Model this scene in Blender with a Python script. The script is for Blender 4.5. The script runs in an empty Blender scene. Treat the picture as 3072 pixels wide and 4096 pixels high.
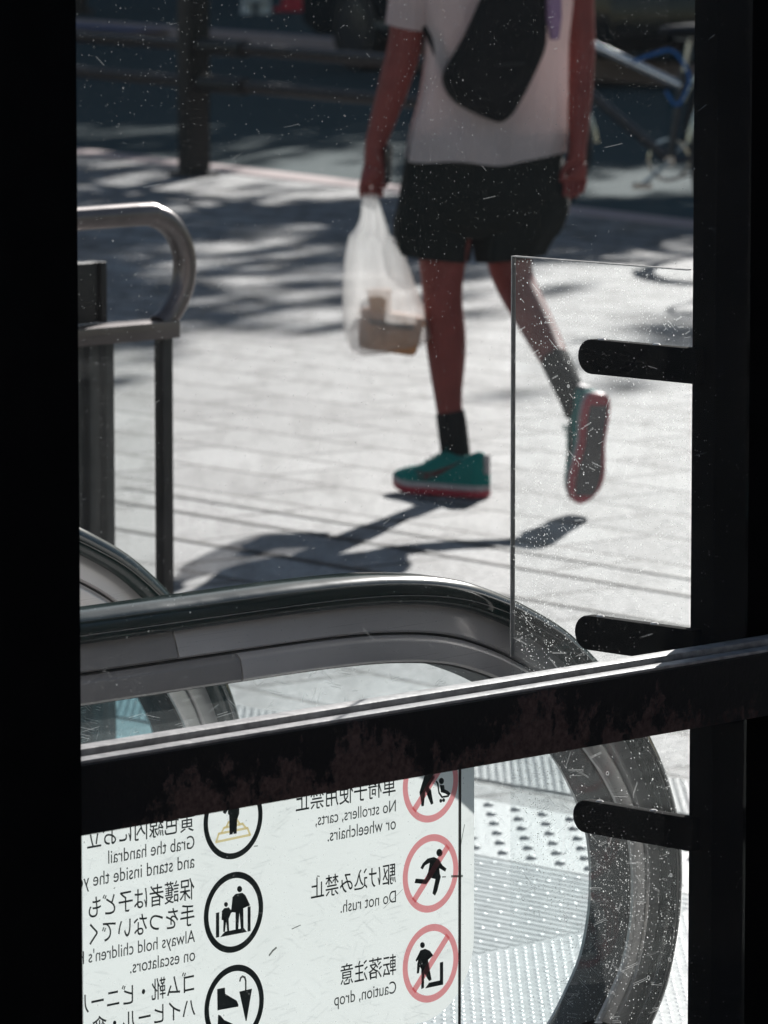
import bpy, bmesh, math, random
from mathutils import Vector, Matrix, noise
random.seed(7)
R = math.radians
SC = bpy.context.scene
COL = SC.collection

# ------------------------------------------------------------------ camera, world, sun, exposure
FPX = 5500.0                                   # focal length in pixels of the 768 x 1024 frame
CAM_H = 1.75
PITCH = math.atan(702 / FPX)
cam_d = bpy.data.cameras.new('camera')
cam = bpy.data.objects.new('camera', cam_d)
COL.objects.link(cam)
cam.location = (0, 0, CAM_H)
cam.rotation_euler = (R(90) - PITCH, 0, 0)
cam_d.sensor_fit = 'VERTICAL'
cam_d.sensor_height = 24
cam_d.sensor_width = 18
cam_d.lens = FPX * 24 / 1024
cam_d.clip_start = 0.05
cam_d.clip_end = 3000
cam_d.dof.use_dof = True
cam_d.dof.focus_distance = 6.08
cam_d.dof.aperture_fstop = 11.5
SC.camera = cam

SUN_EL = R(25)
SUN_AZ = math.atan2(0.27, 0.96)                # clockwise from +Y
S_H = Vector((math.sin(SUN_AZ), math.cos(SUN_AZ), 0))
SUN_V = S_H * math.cos(SUN_EL) + Vector((0, 0, math.sin(SUN_EL)))
world = bpy.data.worlds.new('World')
SC.world = world
world.use_nodes = True
wn = world.node_tree
sky = wn.nodes.new('ShaderNodeTexSky')
sky.sky_type = 'NISHITA'
sky.sun_disc = False
sky.sun_elevation = SUN_EL
sky.sun_rotation = SUN_AZ
sky.air_density = 1.2
sky.dust_density = 0.6
sky.ozone_density = 1.0
wn.links.new(sky.outputs[0], wn.nodes['Background'].inputs[0])
wn.nodes['Background'].inputs[1].default_value = 0.05
sun_d = bpy.data.lights.new('sun', 'SUN')
sun_d.energy = 5.0
sun_d.angle = R(0.5)
sun_d.color = (1.0, 0.965, 0.93)
sun = bpy.data.objects.new('sun', sun_d)
COL.objects.link(sun)
sun.rotation_euler = SUN_V.to_track_quat('Z', 'Y').to_euler()
sun.location = (5, 20, 30)

SC.view_settings.view_transform = 'Standard'
SC.view_settings.look = 'None'
SC.view_settings.gamma = 1
SC.view_settings.exposure = 0.5
SC.render.engine = 'CYCLES'
SC.cycles.use_denoising = True
SC.cycles.max_bounces = 10
SC.cycles.transparent_max_bounces = 24
SC.cycles.diffuse_bounces = 3
SC.cycles.glossy_bounces = 4
SC.cycles.caustics_reflective = False
SC.cycles.caustics_refractive = False
SC.cycles.sample_clamp_indirect = 4

# ------------------------------------------------------------------ coordinates
Q = math.sqrt(0.5)
CP, SP = math.cos(PITCH), math.sin(PITCH)


def ray(u, v):
    x = (u - 384) / FPX
    y = -(v - 512) / FPX
    return Vector((x, CP + y * SP, -SP + y * CP))


def at(u, v, Y):                               # point of a sight line at distance Y
    r = ray(u, v)
    p = r * (Y / r.y)
    return Vector((p.x, p.y, p.z + CAM_H))


def gnd(u, v, z=0.0):
    r = ray(u, v)
    k = (z - CAM_H) / r.z
    return Vector((r.x * k, r.y * k, z))


def W(a, b, z):                                # escalator frame: a along it, b across it (away)
    return Vector((Q * (a - b), Q * (a + b), z))


def pl(u, v, D):                               # (a, z) on the upright plane b = D * Q
    r = ray(u, v)
    k = D / (r.y - r.x)
    return Q * (r.x + r.y) * k, r.z * k + CAM_H


def px7(x, y):
    return (300 + x / 1.659) / 4, (3000 + y / 1.659) / 4


def px8(x, y):
    return (1150 + x / 1.58) / 4, (3000 + y / 1.58) / 4


# ------------------------------------------------------------------ object helpers
def link(name, me, mat, parent=None):
    o = bpy.data.objects.new(name, me)
    COL.objects.link(o)
    if mat is not None:
        for m in (mat if isinstance(mat, (list, tuple)) else [mat]):
            me.materials.append(m)
    if parent is not None:
        o.parent = parent
        o.matrix_parent_inverse = parent_matrix(parent).inverted()
    return o


def parent_matrix(p):
    m = Matrix.LocRotScale(p.location, p.rotation_euler, p.scale)
    if p.parent is not None:
        m = parent_matrix(p.parent) @ p.matrix_parent_inverse @ m
    return m


def tag(o, label=None, cat=None, group=None, kind=None):
    if label:
        o['label'] = label
    if cat:
        o['category'] = cat
    if group:
        o['group'] = group
    if kind:
        o['kind'] = kind
    return o


def thing(name, label, cat, loc=(0, 0, 0), group=None):
    o = bpy.data.objects.new(name, None)
    COL.objects.link(o)
    o.location = loc
    o.empty_display_size = 0.1
    return tag(o, label, cat, group)


class MB:
    def __init__(self):
        self.v, self.f, self.mi = [], [], []

    def add(self, vs, fs, mi=0):
        n = len(self.v)
        self.v += [tuple(p) for p in vs]
        self.f += [tuple(i + n for i in f) for f in fs]
        self.mi += [mi] * len(fs)

    def box(self, c, sx, sy, sz, ax=None, mi=0):
        """box centred on c with full sizes along the axes ax"""
        ax = ax or (Vector((1, 0, 0)), Vector((0, 1, 0)), Vector((0, 0, 1)))
        c = Vector(c)
        vs = [c + ax[0] * (i * sx / 2) + ax[1] * (j * sy / 2) + ax[2] * (k * sz / 2)
              for i in (-1, 1) for j in (-1, 1) for k in (-1, 1)]
        self.add(vs, [(0, 1, 3, 2), (4, 6, 7, 5), (0, 4, 5, 1), (2, 3, 7, 6), (0, 2, 6, 4), (1, 5, 7, 3)], mi)

    def boxab(self, a0, a1, b0, b1, z0, z1, mi=0):
        self.box(W((a0 + a1) / 2, (b0 + b1) / 2, (z0 + z1) / 2), a1 - a0, b1 - b0, z1 - z0, (E1, E2, UP), mi)

    def loft(self, rings, closed=False, cap=True, mi=0):
        n = len(rings[0])
        vs = [p for r in rings for p in r]
        fs = []
        m = len(rings)
        for i in range(m if closed else m - 1):
            j = (i + 1) % m
            for k in range(n):
                l = (k + 1) % n
                fs.append((i * n + k, i * n + l, j * n + l, j * n + k))
        if cap and not closed:
            fs.append(tuple(reversed(range(n))))
            fs.append(tuple((m - 1) * n + k for k in range(n)))
        self.add(vs, fs, mi)

    def tube(self, pts, rad, n=12, cap=True, mi=0, closed=False):
        pts = [Vector(p) for p in pts]
        rad = rad if isinstance(rad, (list, tuple)) else [rad] * len(pts)
        rings = []
        up = None
        for i, p in enumerate(pts):
            if closed:
                d = pts[(i + 1) % len(pts)] - pts[i - 1]
            else:
                d = pts[min(i + 1, len(pts) - 1)] - pts[max(i - 1, 0)]
            d.normalize()
            if up is None:
                up = d.orthogonal().normalized()
            up = (up - d * up.dot(d)).normalized()
            s = d.cross(up)
            rings.append([p + up * (math.cos(2 * math.pi * k / n) * rad[i]) + s * (math.sin(2 * math.pi * k / n) * rad[i])
                          for k in range(n)])
        self.loft(rings, closed=closed, cap=cap, mi=mi)

    def prism(self, poly, ext):
        """flat polygon of points pushed by the vector ext"""
        n = len(poly)
        vs = [Vector(p) for p in poly] + [Vector(p) + ext for p in poly]
        fs = [tuple(range(n)), tuple(reversed(range(n, 2 * n)))]
        fs += [(k, k + n, (k + 1) % n + n, (k + 1) % n) for k in range(n)]
        self.add(vs, fs)

    def dome(self, c, r, h, n=8):
        c = Vector(c)
        vs = [c + Vector((math.cos(2 * math.pi * k / n) * r, math.sin(2 * math.pi * k / n) * r, 0)) for k in range(n)]
        vs += [c + Vector((math.cos(2 * math.pi * k / n) * r * .72, math.sin(2 * math.pi * k / n) * r * .72, h * .75)) for k in range(n)]
        vs += [c + Vector((0, 0, h))]
        fs = [(k, (k + 1) % n, (k + 1) % n + n, k + n) for k in range(n)]
        fs += [(k + n, (k + 1) % n + n, 2 * n) for k in range(n)]
        self.add(vs, fs)

    def build(self, name, mat, parent=None, smooth=True, angle=40, bevel=0, clean=True):
        me = bpy.data.meshes.new(name)
        me.from_pydata([tuple(p) for p in self.v], [], self.f)
        bm = bmesh.new()
        bm.from_mesh(me)
        for f, m in zip(bm.faces, self.mi):
            f.material_index = m
        if clean:
            bmesh.ops.recalc_face_normals(bm, faces=bm.faces)
        if bevel:
            es = [e for e in bm.edges if len(e.link_faces) == 2 and e.calc_face_angle(0) > R(35)]
            bmesh.ops.bevel(bm, geom=es, offset=bevel, segments=2, affect='EDGES', profile=0.6)
        for f in bm.faces:
            f.smooth = smooth
        for e in bm.edges:
            if len(e.link_faces) == 2 and e.calc_face_angle(0) > R(angle):
                e.smooth = False
        bm.to_mesh(me)
        bm.free()
        return link(name, me, mat, parent)


E1, E2, UP = Vector((Q, Q, 0)), Vector((-Q, Q, 0)), Vector((0, 0, 1))


def catmull(pts, n=6):
    out = []
    m = len(pts)
    for i in range(m - 1):
        p0, p1, p2, p3 = pts[max(i - 1, 0)], pts[i], pts[i + 1], pts[min(i + 2, m - 1)]
        for k in range(n):
            t = k / n
            out.append(tuple(0.5 * (2 * b + (c - a) * t + (2 * a - 5 * b + 4 * c - d) * t * t + (3 * b - a - 3 * c + d) * t ** 3)
                             for a, b, c, d in zip(p0, p1, p2, p3)))
    out.append(tuple(pts[-1]))
    return out


# ------------------------------------------------------------------ materials
class NT:
    def __init__(self, name):
        self.m = bpy.data.materials.new(name)
        self.m.use_nodes = True
        self.t = self.m.node_tree
        self.t.nodes.clear()
        self.out = self.t.nodes.new('ShaderNodeOutputMaterial')

    def n(self, kind, **kw):
        nd = self.t.nodes.new('ShaderNode' + kind)
        for k, v in kw.items():
            if k.startswith('i_'):
                nd.inputs[int(k[2:]) if k[2:].isdigit() else k[2:].replace('_', ' ')].default_value = v
            else:
                setattr(nd, k, v)
        return nd

    def l(self, a, b):
        self.t.links.new(a, b)

    def coords(self, scale=(1, 1, 1), rot=(0, 0, 0), which='Object'):
        tc = self.n('TexCoord')
        mp = self.n('Mapping')
        mp.inputs['Scale'].default_value = scale
        mp.inputs['Rotation'].default_value = rot
        self.l(tc.outputs[which], mp.inputs[0])
        return mp.outputs[0]

    def noise(self, co, scale, detail=4, rough=.55):
        nd = self.n('TexNoise')
        nd.inputs['Scale'].default_value = scale
        nd.inputs['Detail'].default_value = detail
        nd.inputs['Roughness'].default_value = rough
        self.l(co, nd.inputs['Vector'])
        return nd.outputs[0]

    def ramp(self, fac, stops):
        nd = self.n('ValToRGB')
        el = nd.color_ramp.elements
        while len(el) < len(stops):
            el.new(0.5)
        for e, (p, c) in zip(el, stops):
            e.position = p
            e.color = c if len(c) == 4 else (*c, 1)
        self.l(fac, nd.inputs[0])
        return nd.outputs[0]

    def math(self, op, a, b=None, clamp=False):
        nd = self.n('Math', operation=op)
        nd.use_clamp = clamp
        for i, x in enumerate((a, b)):
            if x is None:
                continue
            if isinstance(x, (int, float)):
                nd.inputs[i].default_value = x
            else:
                self.l(x, nd.inputs[i])
        return nd.outputs[0]

    def mixc(self, fac, a, b):
        nd = self.n('MixRGB')
        for i, x in enumerate((fac, a, b)):
            if isinstance(x, (int, float)):
                nd.inputs[i].default_value = x
            elif isinstance(x, tuple):
                nd.inputs[i].default_value = (*x[:3], 1)
            else:
                self.l(x, nd.inputs[i])
        return nd.outputs[0]

    def bump(self, h, strength=.3, dist=.01):
        nd = self.n('Bump')
        nd.inputs['Strength'].default_value = strength
        nd.inputs['Distance'].default_value = dist
        self.l(h, nd.inputs['Height'])
        return nd.outputs[0]

    def bsdf(self, color, rough=.5, metal=0., normal=None, spec=.5):
        b = self.n('BsdfPrincipled')
        if isinstance(color, tuple):
            b.inputs['Base Color'].default_value = (*color[:3], 1)
        else:
            self.l(color, b.inputs['Base Color'])
        if isinstance(rough, (int, float)):
            b.inputs['Roughness'].default_value = rough
        else:
            self.l(rough, b.inputs['Roughness'])
        b.inputs['Metallic'].default_value = metal
        b.inputs['Specular IOR Level'].default_value = spec
        if normal is not None:
            self.l(normal, b.inputs['Normal'])
        return b.outputs[0]

    def mix(self, fac, a, b):
        nd = self.n('MixShader')
        if isinstance(fac, (int, float)):
            nd.inputs[0].default_value = fac
        else:
            self.l(fac, nd.inputs[0])
        self.l(a, nd.inputs[1])
        self.l(b, nd.inputs[2])
        return nd.outputs[0]

    def done(self, sh):
        self.l(sh, self.out.inputs[0])
        return self.m


def plain(name, col, rough=.5, metal=0., var=.12, scale=30, bump=0., spec=.5):
    t = NT(name)
    co = t.coords()
    n = t.noise(co, scale)
    lo = tuple(c * (1 - var) for c in col)
    hi = tuple(min(1, c * (1 + var)) for c in col)
    c = t.ramp(n, [(.3, lo), (.7, hi)])
    nb = t.bump(n, bump, .004) if bump else None
    rr = t.math('MULTIPLY_ADD', n, .2)
    t.t.nodes[-1].inputs[2].default_value = rough - .1
    return t.done(t.bsdf(c, rr, metal, nb, spec))


def cloth(name, col, trans=.0, var=.1, fold=0):
    t = NT(name)
    co = t.coords()
    n = t.noise(co, 9, 5)
    w = t.noise(co, 260, 2)
    c = t.ramp(n, [(.3, tuple(x * (1 - var) for x in col)), (.7, tuple(min(1, x * (1 + var)) for x in col))])
    hb = t.math('ADD', n, t.math('MULTIPLY', w, .25))
    if fold:
        hb = t.math('ADD', hb, t.math('MULTIPLY', t.noise(t.coords(scale=(9, 9, 2.2)), 1.4, 3, .5), 5.0))
    s = t.bsdf(c, .9, 0, t.bump(hb, .7 if fold else .35, .012), .15)
    if trans:
        tr = t.n('BsdfTranslucent')
        t.l(c, tr.inputs[0])
        s = t.mix(trans, s, tr.outputs[0])
    return t.done(s)


def m_paving():
    t = NT('granite_paving')
    co = t.coords(rot=(0, 0, R(-45)))          # x along the escalator, y across
    sw = t.coords(rot=(0, 0, R(51.2)))
    br = t.n('TexBrick')
    br.offset = .5
    br.inputs['Scale'].default_value = 1
    br.inputs['Mortar Size'].default_value = .014
    br.inputs['Mortar Smooth'].default_value = .25
    br.inputs['Brick Width'].default_value = .62
    br.inputs['Row Height'].default_value = .315
    br.inputs['Color1'].default_value = (.21, .21, .21, 1)
    br.inputs['Color2'].default_value = (.355, .355, .35, 1)
    br.inputs['Mortar'].default_value = (.028, .028, .028, 1)
    t.l(sw, br.inputs['Vector'])
    fine = t.noise(co, 330, 3, .7)
    mid = t.noise(co, 42, 4, .6)
    big = t.noise(co, 1.7, 4, .6)
    wear = t.noise(t.coords(scale=(5, 1, 1), rot=(0, 0, R(51.2))), 2.2, 5, .6)
    sp = t.ramp(fine, [(.30, (.62,) * 3), (.5, (1,) * 3), (.72, (1.22,) * 3)])
    bl = t.ramp(big, [(.3, (.86,) * 3), (.7, (1.12,) * 3)])
    md = t.ramp(mid, [(.3, (.72,) * 3), (.7, (1.14,) * 3)])
    we = t.ramp(wear, [(.36, (.55,) * 3), (.54, (1,) * 3)])
    c = br.outputs['Color']
    for x in (sp, bl, md, we):
        mm = t.n('MixRGB', blend_type='MULTIPLY')
        mm.inputs[0].default_value = 1
        t.l(c, mm.inputs[1])
        t.l(x, mm.inputs[2])
        c = mm.outputs[0]
    c90 = t.n('MixRGB', blend_type='MULTIPLY')
    c90.inputs[0].default_value = 1
    t.l(c, c90.inputs[1])
    t.l(t.ramp(t.noise(co, 85, 2, .7), [(.34, (.55,) * 3), (.5, (1,) * 3), (.66, (1.25,) * 3)]), c90.inputs[2])
    c = c90.outputs[0]
    h = t.math('ADD', t.math('MULTIPLY', br.outputs['Fac'], -1.0), t.math('ADD', t.math('MULTIPLY', fine, .35), t.math('MULTIPLY', mid, .4)))
    return t.done(t.bsdf(c, t.ramp(mid, [(.3, (.5,) * 3), (.7, (.75,) * 3)]), 0, t.bump(h, .8, .006), .3))


def m_asphalt():
    t = NT('asphalt')
    co = t.coords()
    n = t.noise(co, 120, 4, .7)
    b = t.noise(co, 1.1, 4)
    c = t.mixc(t.ramp(b, [(.3, (0,) * 3), (.7, (1,) * 3)]), t.ramp(n, [(.3, (.016, .042, .046)), (.7, (.038, .080, .086))]),
               t.ramp(n, [(.3, (.026, .056, .060)), (.7, (.056, .098, .104))]))
    return t.done(t.bsdf(c, .9, 0, t.bump(n, .5, .006), .2))


def glass_mat(name, tint, dust=.0, scratch=.0, scratch_p=.1, cell=170, veil=.01, keep=.16, gloss=1.0, drops=0.):
    """clear sheet with dust specks and fine scratches that catch the light"""
    t = NT(name)
    co = t.coords()
    tr = t.n('BsdfTransparent')
    tr.inputs[0].default_value = (*tint, 1)
    gl = t.n('BsdfGlossy')
    gl.inputs['Roughness'].default_value = .02
    fr = t.n('Fresnel')
    geo = t.n('NewGeometry')
    ior = t.math('MULTIPLY_ADD', geo.outputs['Backfacing'], 1 / 1.4 - 1.4)
    t.t.nodes[-1].inputs[2].default_value = 1.4
    t.l(ior, fr.inputs[0])
    s = t.mix(t.math('MULTIPLY', fr.outputs[0], .55 * gloss), tr.outputs[0], gl.outputs[0])
    mask = None

    def acc(x):
        nonlocal mask
        mask = x if mask is None else t.math('MAXIMUM', mask, x)
    if dust:
        patch = t.ramp(t.noise(co, 5.0, 5, .65), [(.36, (.10,) * 3), (.68, (1,) * 3)])
        for sc_, rad, kp in ((cell, .13, keep), (cell * .43, .085, keep * .55), (cell * 2.1, .2, keep * 1.2)):
            vo = t.n('TexVoronoi')
            vo.inputs['Scale'].default_value = sc_
            t.l(co, vo.inputs['Vector'])
            sep = t.n('SeparateColor')
            t.l(vo.outputs['Color'], sep.inputs[0])
            rr = t.math('MULTIPLY', sep.outputs[1], rad * 1.6)
            dot = t.math('LESS_THAN', vo.outputs['Distance'], rr)
            pick = t.math('LESS_THAN', sep.outputs[0], t.math('MULTIPLY', patch, kp))
            acc(t.math('MULTIPLY', t.math('MULTIPLY', dot, pick), t.math('MULTIPLY', t.math('MULTIPLY_ADD', sep.outputs[2], .9), dust)))
    if drops:
        vo = t.n('TexVoronoi')
        vo.inputs['Scale'].default_value = 45
        t.l(co, vo.inputs['Vector'])
        sep = t.n('SeparateColor')
        t.l(vo.outputs['Color'], sep.inputs[0])
        ring = t.math('LESS_THAN', t.math('ABSOLUTE', t.math('SUBTRACT', vo.outputs['Distance'], .09)), .022)
        acc(t.math('MULTIPLY', t.math('MULTIPLY', ring, t.math('LESS_THAN', sep.outputs[0], .12)), drops))
    if scratch:
        for ang, st, sc_, thr in ((35, 9, 20, .0004), (-22, 11, 17, .00035), (74, 10, 15, .0003), (9, 14, 22, .0004), (-50, 9, 18, .0003)):
            cs = t.coords(scale=(st, 1, 1), rot=(R(0), R(ang), R(0)))
            # rotate first, then squeeze: two mappings
            tc = t.n('Mapping')
            tc.inputs['Rotation'].default_value = (0, R(ang), 0)
            t.l(co, tc.inputs[0])
            mp = t.n('Mapping')
            mp.inputs['Scale'].default_value = (1, 1, st)
            t.l(tc.outputs[0], mp.inputs[0])
            vo = t.n('TexVoronoi')
            vo.inputs['Scale'].default_value = sc_
            t.l(mp.outputs[0], vo.inputs['Vector'])
            sep = t.n('SeparateColor')
            t.l(vo.outputs['Color'], sep.inputs[0])
            sub = t.n('SeparateXYZ')
            t.l(vo.outputs['Position'], sub.inputs[0])
            me_ = t.n('SeparateXYZ')
            t.l(mp.outputs[0], me_.inputs[0])
            dz = t.math('ABSOLUTE', t.math('SUBTRACT', t.math('MULTIPLY', me_.outputs[2], sc_), t.math('MULTIPLY', sub.outputs[2], 1.0)))
            ln = t.math('LESS_THAN', t.math('ABSOLUTE', t.math('SUBTRACT', me_.outputs[2], sub.outputs[2])), thr * st * .5)
            dx = t.math('ABSOLUTE', t.math('SUBTRACT', me_.outputs[0], sub.outputs[0]))
            ln = t.math('MULTIPLY', ln, t.math('LESS_THAN', dx, t.math('MULTIPLY', sep.outputs[2], .011)))
            acc(t.math('MULTIPLY', t.math('MULTIPLY', ln, t.math('LESS_THAN', sep.outputs[0], scratch_p)), scratch))
    tl = t.n('BsdfTranslucent')
    tl.inputs[0].default_value = (.9, .92, .92, 1)
    df = t.n('BsdfDiffuse')
    df.inputs[0].default_value = (.85, .87, .87, 1)
    w = t.mix(.35, tl.outputs[0], df.outputs[0])
    f = veil if mask is None else t.math('ADD', mask, veil, True)
    return t.done(t.mix(f, s, w))


def m_film():
    t = NT('sign_film')
    co = t.coords()
    n = t.noise(co, 300, 3)
    fib = t.noise(t.coords(scale=(6, 6, 60)), 8, 3)
    big = t.noise(co, 5, 3)
    c = t.mixc(t.ramp(big, [(.35, (0,) * 3), (.65, (1,) * 3)]), (.92, .915, .885), (.97, .963, .935))
    tl = t.n('BsdfTranslucent')
    t.l(c, tl.inputs[0])
    bs = t.bsdf(c, .45, 0, t.bump(t.math('ADD', n, t.math('MULTIPLY', fib, .7)), .12, .002))
    return t.done(t.mix(.92, bs, tl.outputs[0]))


def m_print(name, col, tr):
    t = NT(name)
    tl = t.n('BsdfTranslucent')
    tl.inputs[0].default_value = (*col, 1)
    bs = t.bsdf(col, .5)
    return t.done(t.mix(tr, bs, tl.outputs[0]))


ZBAR = .775


def m_rust():
    t = NT('rusty_black_steel')
    co = t.coords()
    sep = t.n('SeparateXYZ')
    t.l(co, sep.inputs[0])
    n = t.noise(t.coords(scale=(1, 1, .8)), 42, 9, .78)
    big = t.noise(t.coords(scale=(1, 1, .3)), 6.5, 3, .5)
    low = t.math('MULTIPLY_ADD', sep.outputs[2], -6.0)
    t.t.nodes[-1].inputs[2].default_value = .5 + 6.0 * (ZBAR + .018)
    sm = t.math('ADD', t.math('MULTIPLY', n, .62), t.math('ADD', t.math('MULTIPLY', big, .62), t.math('MULTIPLY', low, .34)))
    f = t.ramp(sm, [(.79, (0,) * 3), (.815, (1,) * 3)])
    n2 = t.noise(co, 150, 4, .7)
    rust = t.ramp(n2, [(.3, (.035, .020, .018)), (.7, (.11, .070, .064))])
    c = t.mixc(f, (.010, .009, .009), rust)
    return t.done(t.bsdf(c, t.ramp(f, [(0, (.35,) * 3), (1, (.85,) * 3)]), 0, t.bump(t.math('ADD', n2, f), .3, .002), .4))


def m_steel(name, col=(.80, .765, .75), rough=.3):
    t = NT(name)
    co = t.coords()
    br = t.noise(t.coords(scale=(1.2, 1.2, 260), which='Object'), 3, 3)
    n = t.noise(co, 5, 4)
    c = t.mixc(t.ramp(n, [(.35, (0,) * 3), (.7, (1,) * 3)]), tuple(x * .82 for x in col), col)
    r = t.math('MULTIPLY_ADD', br, .16)
    t.t.nodes[-1].inputs[2].default_value = rough - .08
    return t.done(t.bsdf(c, r, .25))


def m_leaf():
    t = NT('tree_leaves')
    co = t.coords()
    n = t.noise(co, 1.3, 3)
    c = t.ramp(n, [(.3, (.030, .060, .022)), (.7, (.075, .12, .045))])
    tl = t.n('BsdfTranslucent')
    t.l(c, tl.inputs[0])
    return t.done(t.mix(.25, t.bsdf(c, .55), tl.outputs[0]))


def m_bag():
    t = NT('thin_white_plastic')
    co = t.coords()
    n = t.noise(t.coords(scale=(14, 14, 2.2)), 1.6, 5, .6)
    tl = t.n('BsdfTranslucent')
    tl.inputs[0].default_value = (.86, .87, .86, 1)
    bs = t.bsdf((.82, .83, .82), .35, 0, t.bump(n, .6, .02))
    tr = t.n('BsdfTransparent')
    tr.inputs[0].default_value = (.96, .95, .95, 1)
    s = t.mix(.6, bs, tl.outputs[0])
    return t.done(t.mix(t.ramp(n, [(.3, (.36,) * 3), (.7, (.62,) * 3)]), tr.outputs[0], s))


def m_skin():
    t = NT('skin')
    co = t.coords()
    n = t.noise(co, 14, 4)
    c = t.ramp(n, [(.3, (.19, .042, .036)), (.7, (.28, .064, .055))])
    b = t.n('BsdfPrincipled')
    t.l(c, b.inputs['Base Color'])
    b.inputs['Roughness'].default_value = .5
    b.inputs['Specular IOR Level'].default_value = .25
    b.inputs['Subsurface Weight'].default_value = .15
    b.inputs['Subsurface Radius'].default_value = (.012, .004, .002)
    return t.done(b.outputs[0])


M = {}
M['paving'] = m_paving()
M['asphalt'] = m_asphalt()
M['dark'] = plain('black_painted_metal', (.005, .005, .0055), .85, 0, .2, 20, 0, .03)
M['interior'] = plain('dark_interior', (.55, .53, .51), .9, 0, .2, 4, 0, .05)
M['rust'] = m_rust()
M['floor'] = plain('entrance_floor', (.5, .47, .45), .7, 0, .2, 20)
M['bounce'] = plain('pale_bounce_panel', (.78, .76, .74), .6, 0, .06, 6, .2)  # for the added panels that bounce sunlight
M['bead'] = plain('grey_glazing_bead', (.36, .345, .34), .5, 0, .35, 60, .2)
M['pane'] = glass_mat('dusty_window_glass', (.985, .99, .99), dust=.25, cell=235, veil=.002, keep=.085, scratch=.2, scratch_p=.005)
M['plexi'] = glass_mat('scratched_acrylic', (.975, .985, .985), dust=.6, scratch=.35, scratch_p=.06, cell=215, veil=.013, keep=.55, drops=.3)
M['edge'] = plain('acrylic_edge', (.62, .60, .58), .25, 0, .2, 80)
M['balglass'] = glass_mat('balustrade_glass', (.94, .975, .98), scratch=.5, scratch_p=.12, veil=.05)  # milky veil stands in for a sky reflection on this glass
M['rail_glass'] = glass_mat('railing_glass', (.95, .965, .96), scratch=.0, dust=.3, veil=.012)
M['rail_steel'] = plain('tinted_steel', (.17, .145, .14), .35, .75, .2, 12)
M['rail_dark'] = plain('dark_steel_post', (.035, .032, .032), .4, .4, .3, 25)
M['far_glass'] = glass_mat('shade_tinted_glass', (.64, .81, .85), scratch=.3, scratch_p=.1, veil=.015)  # teal tint stands in for the shaded ground beyond the glass
M['belt'] = plain('dark_green_rubber', (.003, .019, .017), .15, 0, .2, 12, 0, .75)
M['steel'] = m_steel('brushed_steel')
M['steel_dark'] = m_steel('darker_brushed_steel', (.42, .40, .39), .34)  # darker tone of the brushed steel, for left-hand plates and seam lines
M['groove'] = plain('black_groove', (.02, .02, .02), .6)
M['film'] = m_film()
M['ink'] = m_print('dark_ink', (.022, .034, .033), .08)
M['red'] = m_print('red_ink', (.90, .36, .38), .85)
M['yellow'] = m_print('yellow_ink', (.88, .74, .42), .85)
M['scuff'] = m_print('grey_scuff', (.30, .31, .29), .5)
M['rib'] = plain('pale_ribbed_metal', (.36, .385, .39), .42, 0, .08, 40)
M['stud'] = plain('glint_white_stud', (.88, .89, .89), .3, 0, .03, 40)  # near-white colour paints in the sun glints on the studs
M['tact'] = plain('pale_tactile_tile', (.40, .405, .40), .5, 0, .2, 160, .4)
M['kerb'] = plain('kerb_concrete', (.44, .33, .315), .8, 0, .2, 50, .3)
M['skin'] = m_skin()
M['hair'] = plain('black_hair', (.012, .010, .009), .5, 0, .3, 60)
M['shirt'] = cloth('white_shirt', (.90, .77, .75), .5, .06, fold=1)  # thin jersey
M['shorts'] = cloth('black_shorts', (.012, .015, .014))
M['sock'] = cloth('black_socks', (.018, .018, .018))
M['slingm'] = cloth('black_nylon', (.009, .010, .011))
M['purple'] = cloth('purple_strip', (.50, .32, .50), .3)
M['shoe'] = cloth('teal_knit', (.014, .20, .175))
M['mid'] = plain('grey_foam', (.45, .38, .38), .6)
M['sole'] = plain('red_rubber', (.46, .04, .065), .4, 0, .15, 40, .1)
M['tread'] = plain('dark_tread', (.10, .085, .085), .7, 0, .25, 90, .5)
M['mark'] = plain('dark_red_mark', (.10, .02, .02), .6)
M['bag'] = m_bag()
M['brown'] = plain('brown_paper', (.52, .24, .11), .6, 0, .35, 25)
M['amber'] = plain('orange_drink', (.62, .27, .06), .3, 0, .2, 20)
M['phone'] = plain('black_glass', (.012, .014, .016), .15)
M['pole'] = plain('dark_brown_steel', (.008, .007, .0065), .5, 0, .3, 30)
M['railm'] = plain('dark_red_rail', (.022, .012, .011), .5, 0, .3, 30)
M['chrome'] = plain('chrome', (.62, .57, .50), .18, .8, .04, 30)
M['bikeframe'] = plain('silver_paint', (.85, .84, .82), .24, .8, .05, 30)
M['bikedark'] = plain('dark_bike_paint', (.05, .05, .055), .3, .2, .2, 30)
M['blue'] = plain('blue_cable', (.01, .17, .50), .35)
M['rubber'] = plain('black_rubber', (.014, .014, .015), .6)
M['carpaint'] = plain('black_car_paint', (.008, .010, .011), .15, 0, .1, 5, 0, .6)
M['carglass'] = plain('dark_car_glass', (.006, .008, .009), .05)
M['lamp'] = plain('red_lens', (.45, .01, .02), .15)
M['cone'] = plain('red_cone', (.72, .02, .05), .45)
M['white'] = plain('white_plastic', (.75, .76, .76), .5)
M['bluepaint'] = plain('blue_road_paint', (.008, .08, .22), .7, 0, .2, 30)
M['bark'] = plain('bark', (.055, .045, .038), .9, 0, .35, 18, .8)
M['leaf'] = m_leaf()
M['facade'] = plain('dark_facade', (.10, .10, .105), .7, 0, .25, 1.5)
M['window'] = plain('facade_glass', (.02, .03, .035), .08)

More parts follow.
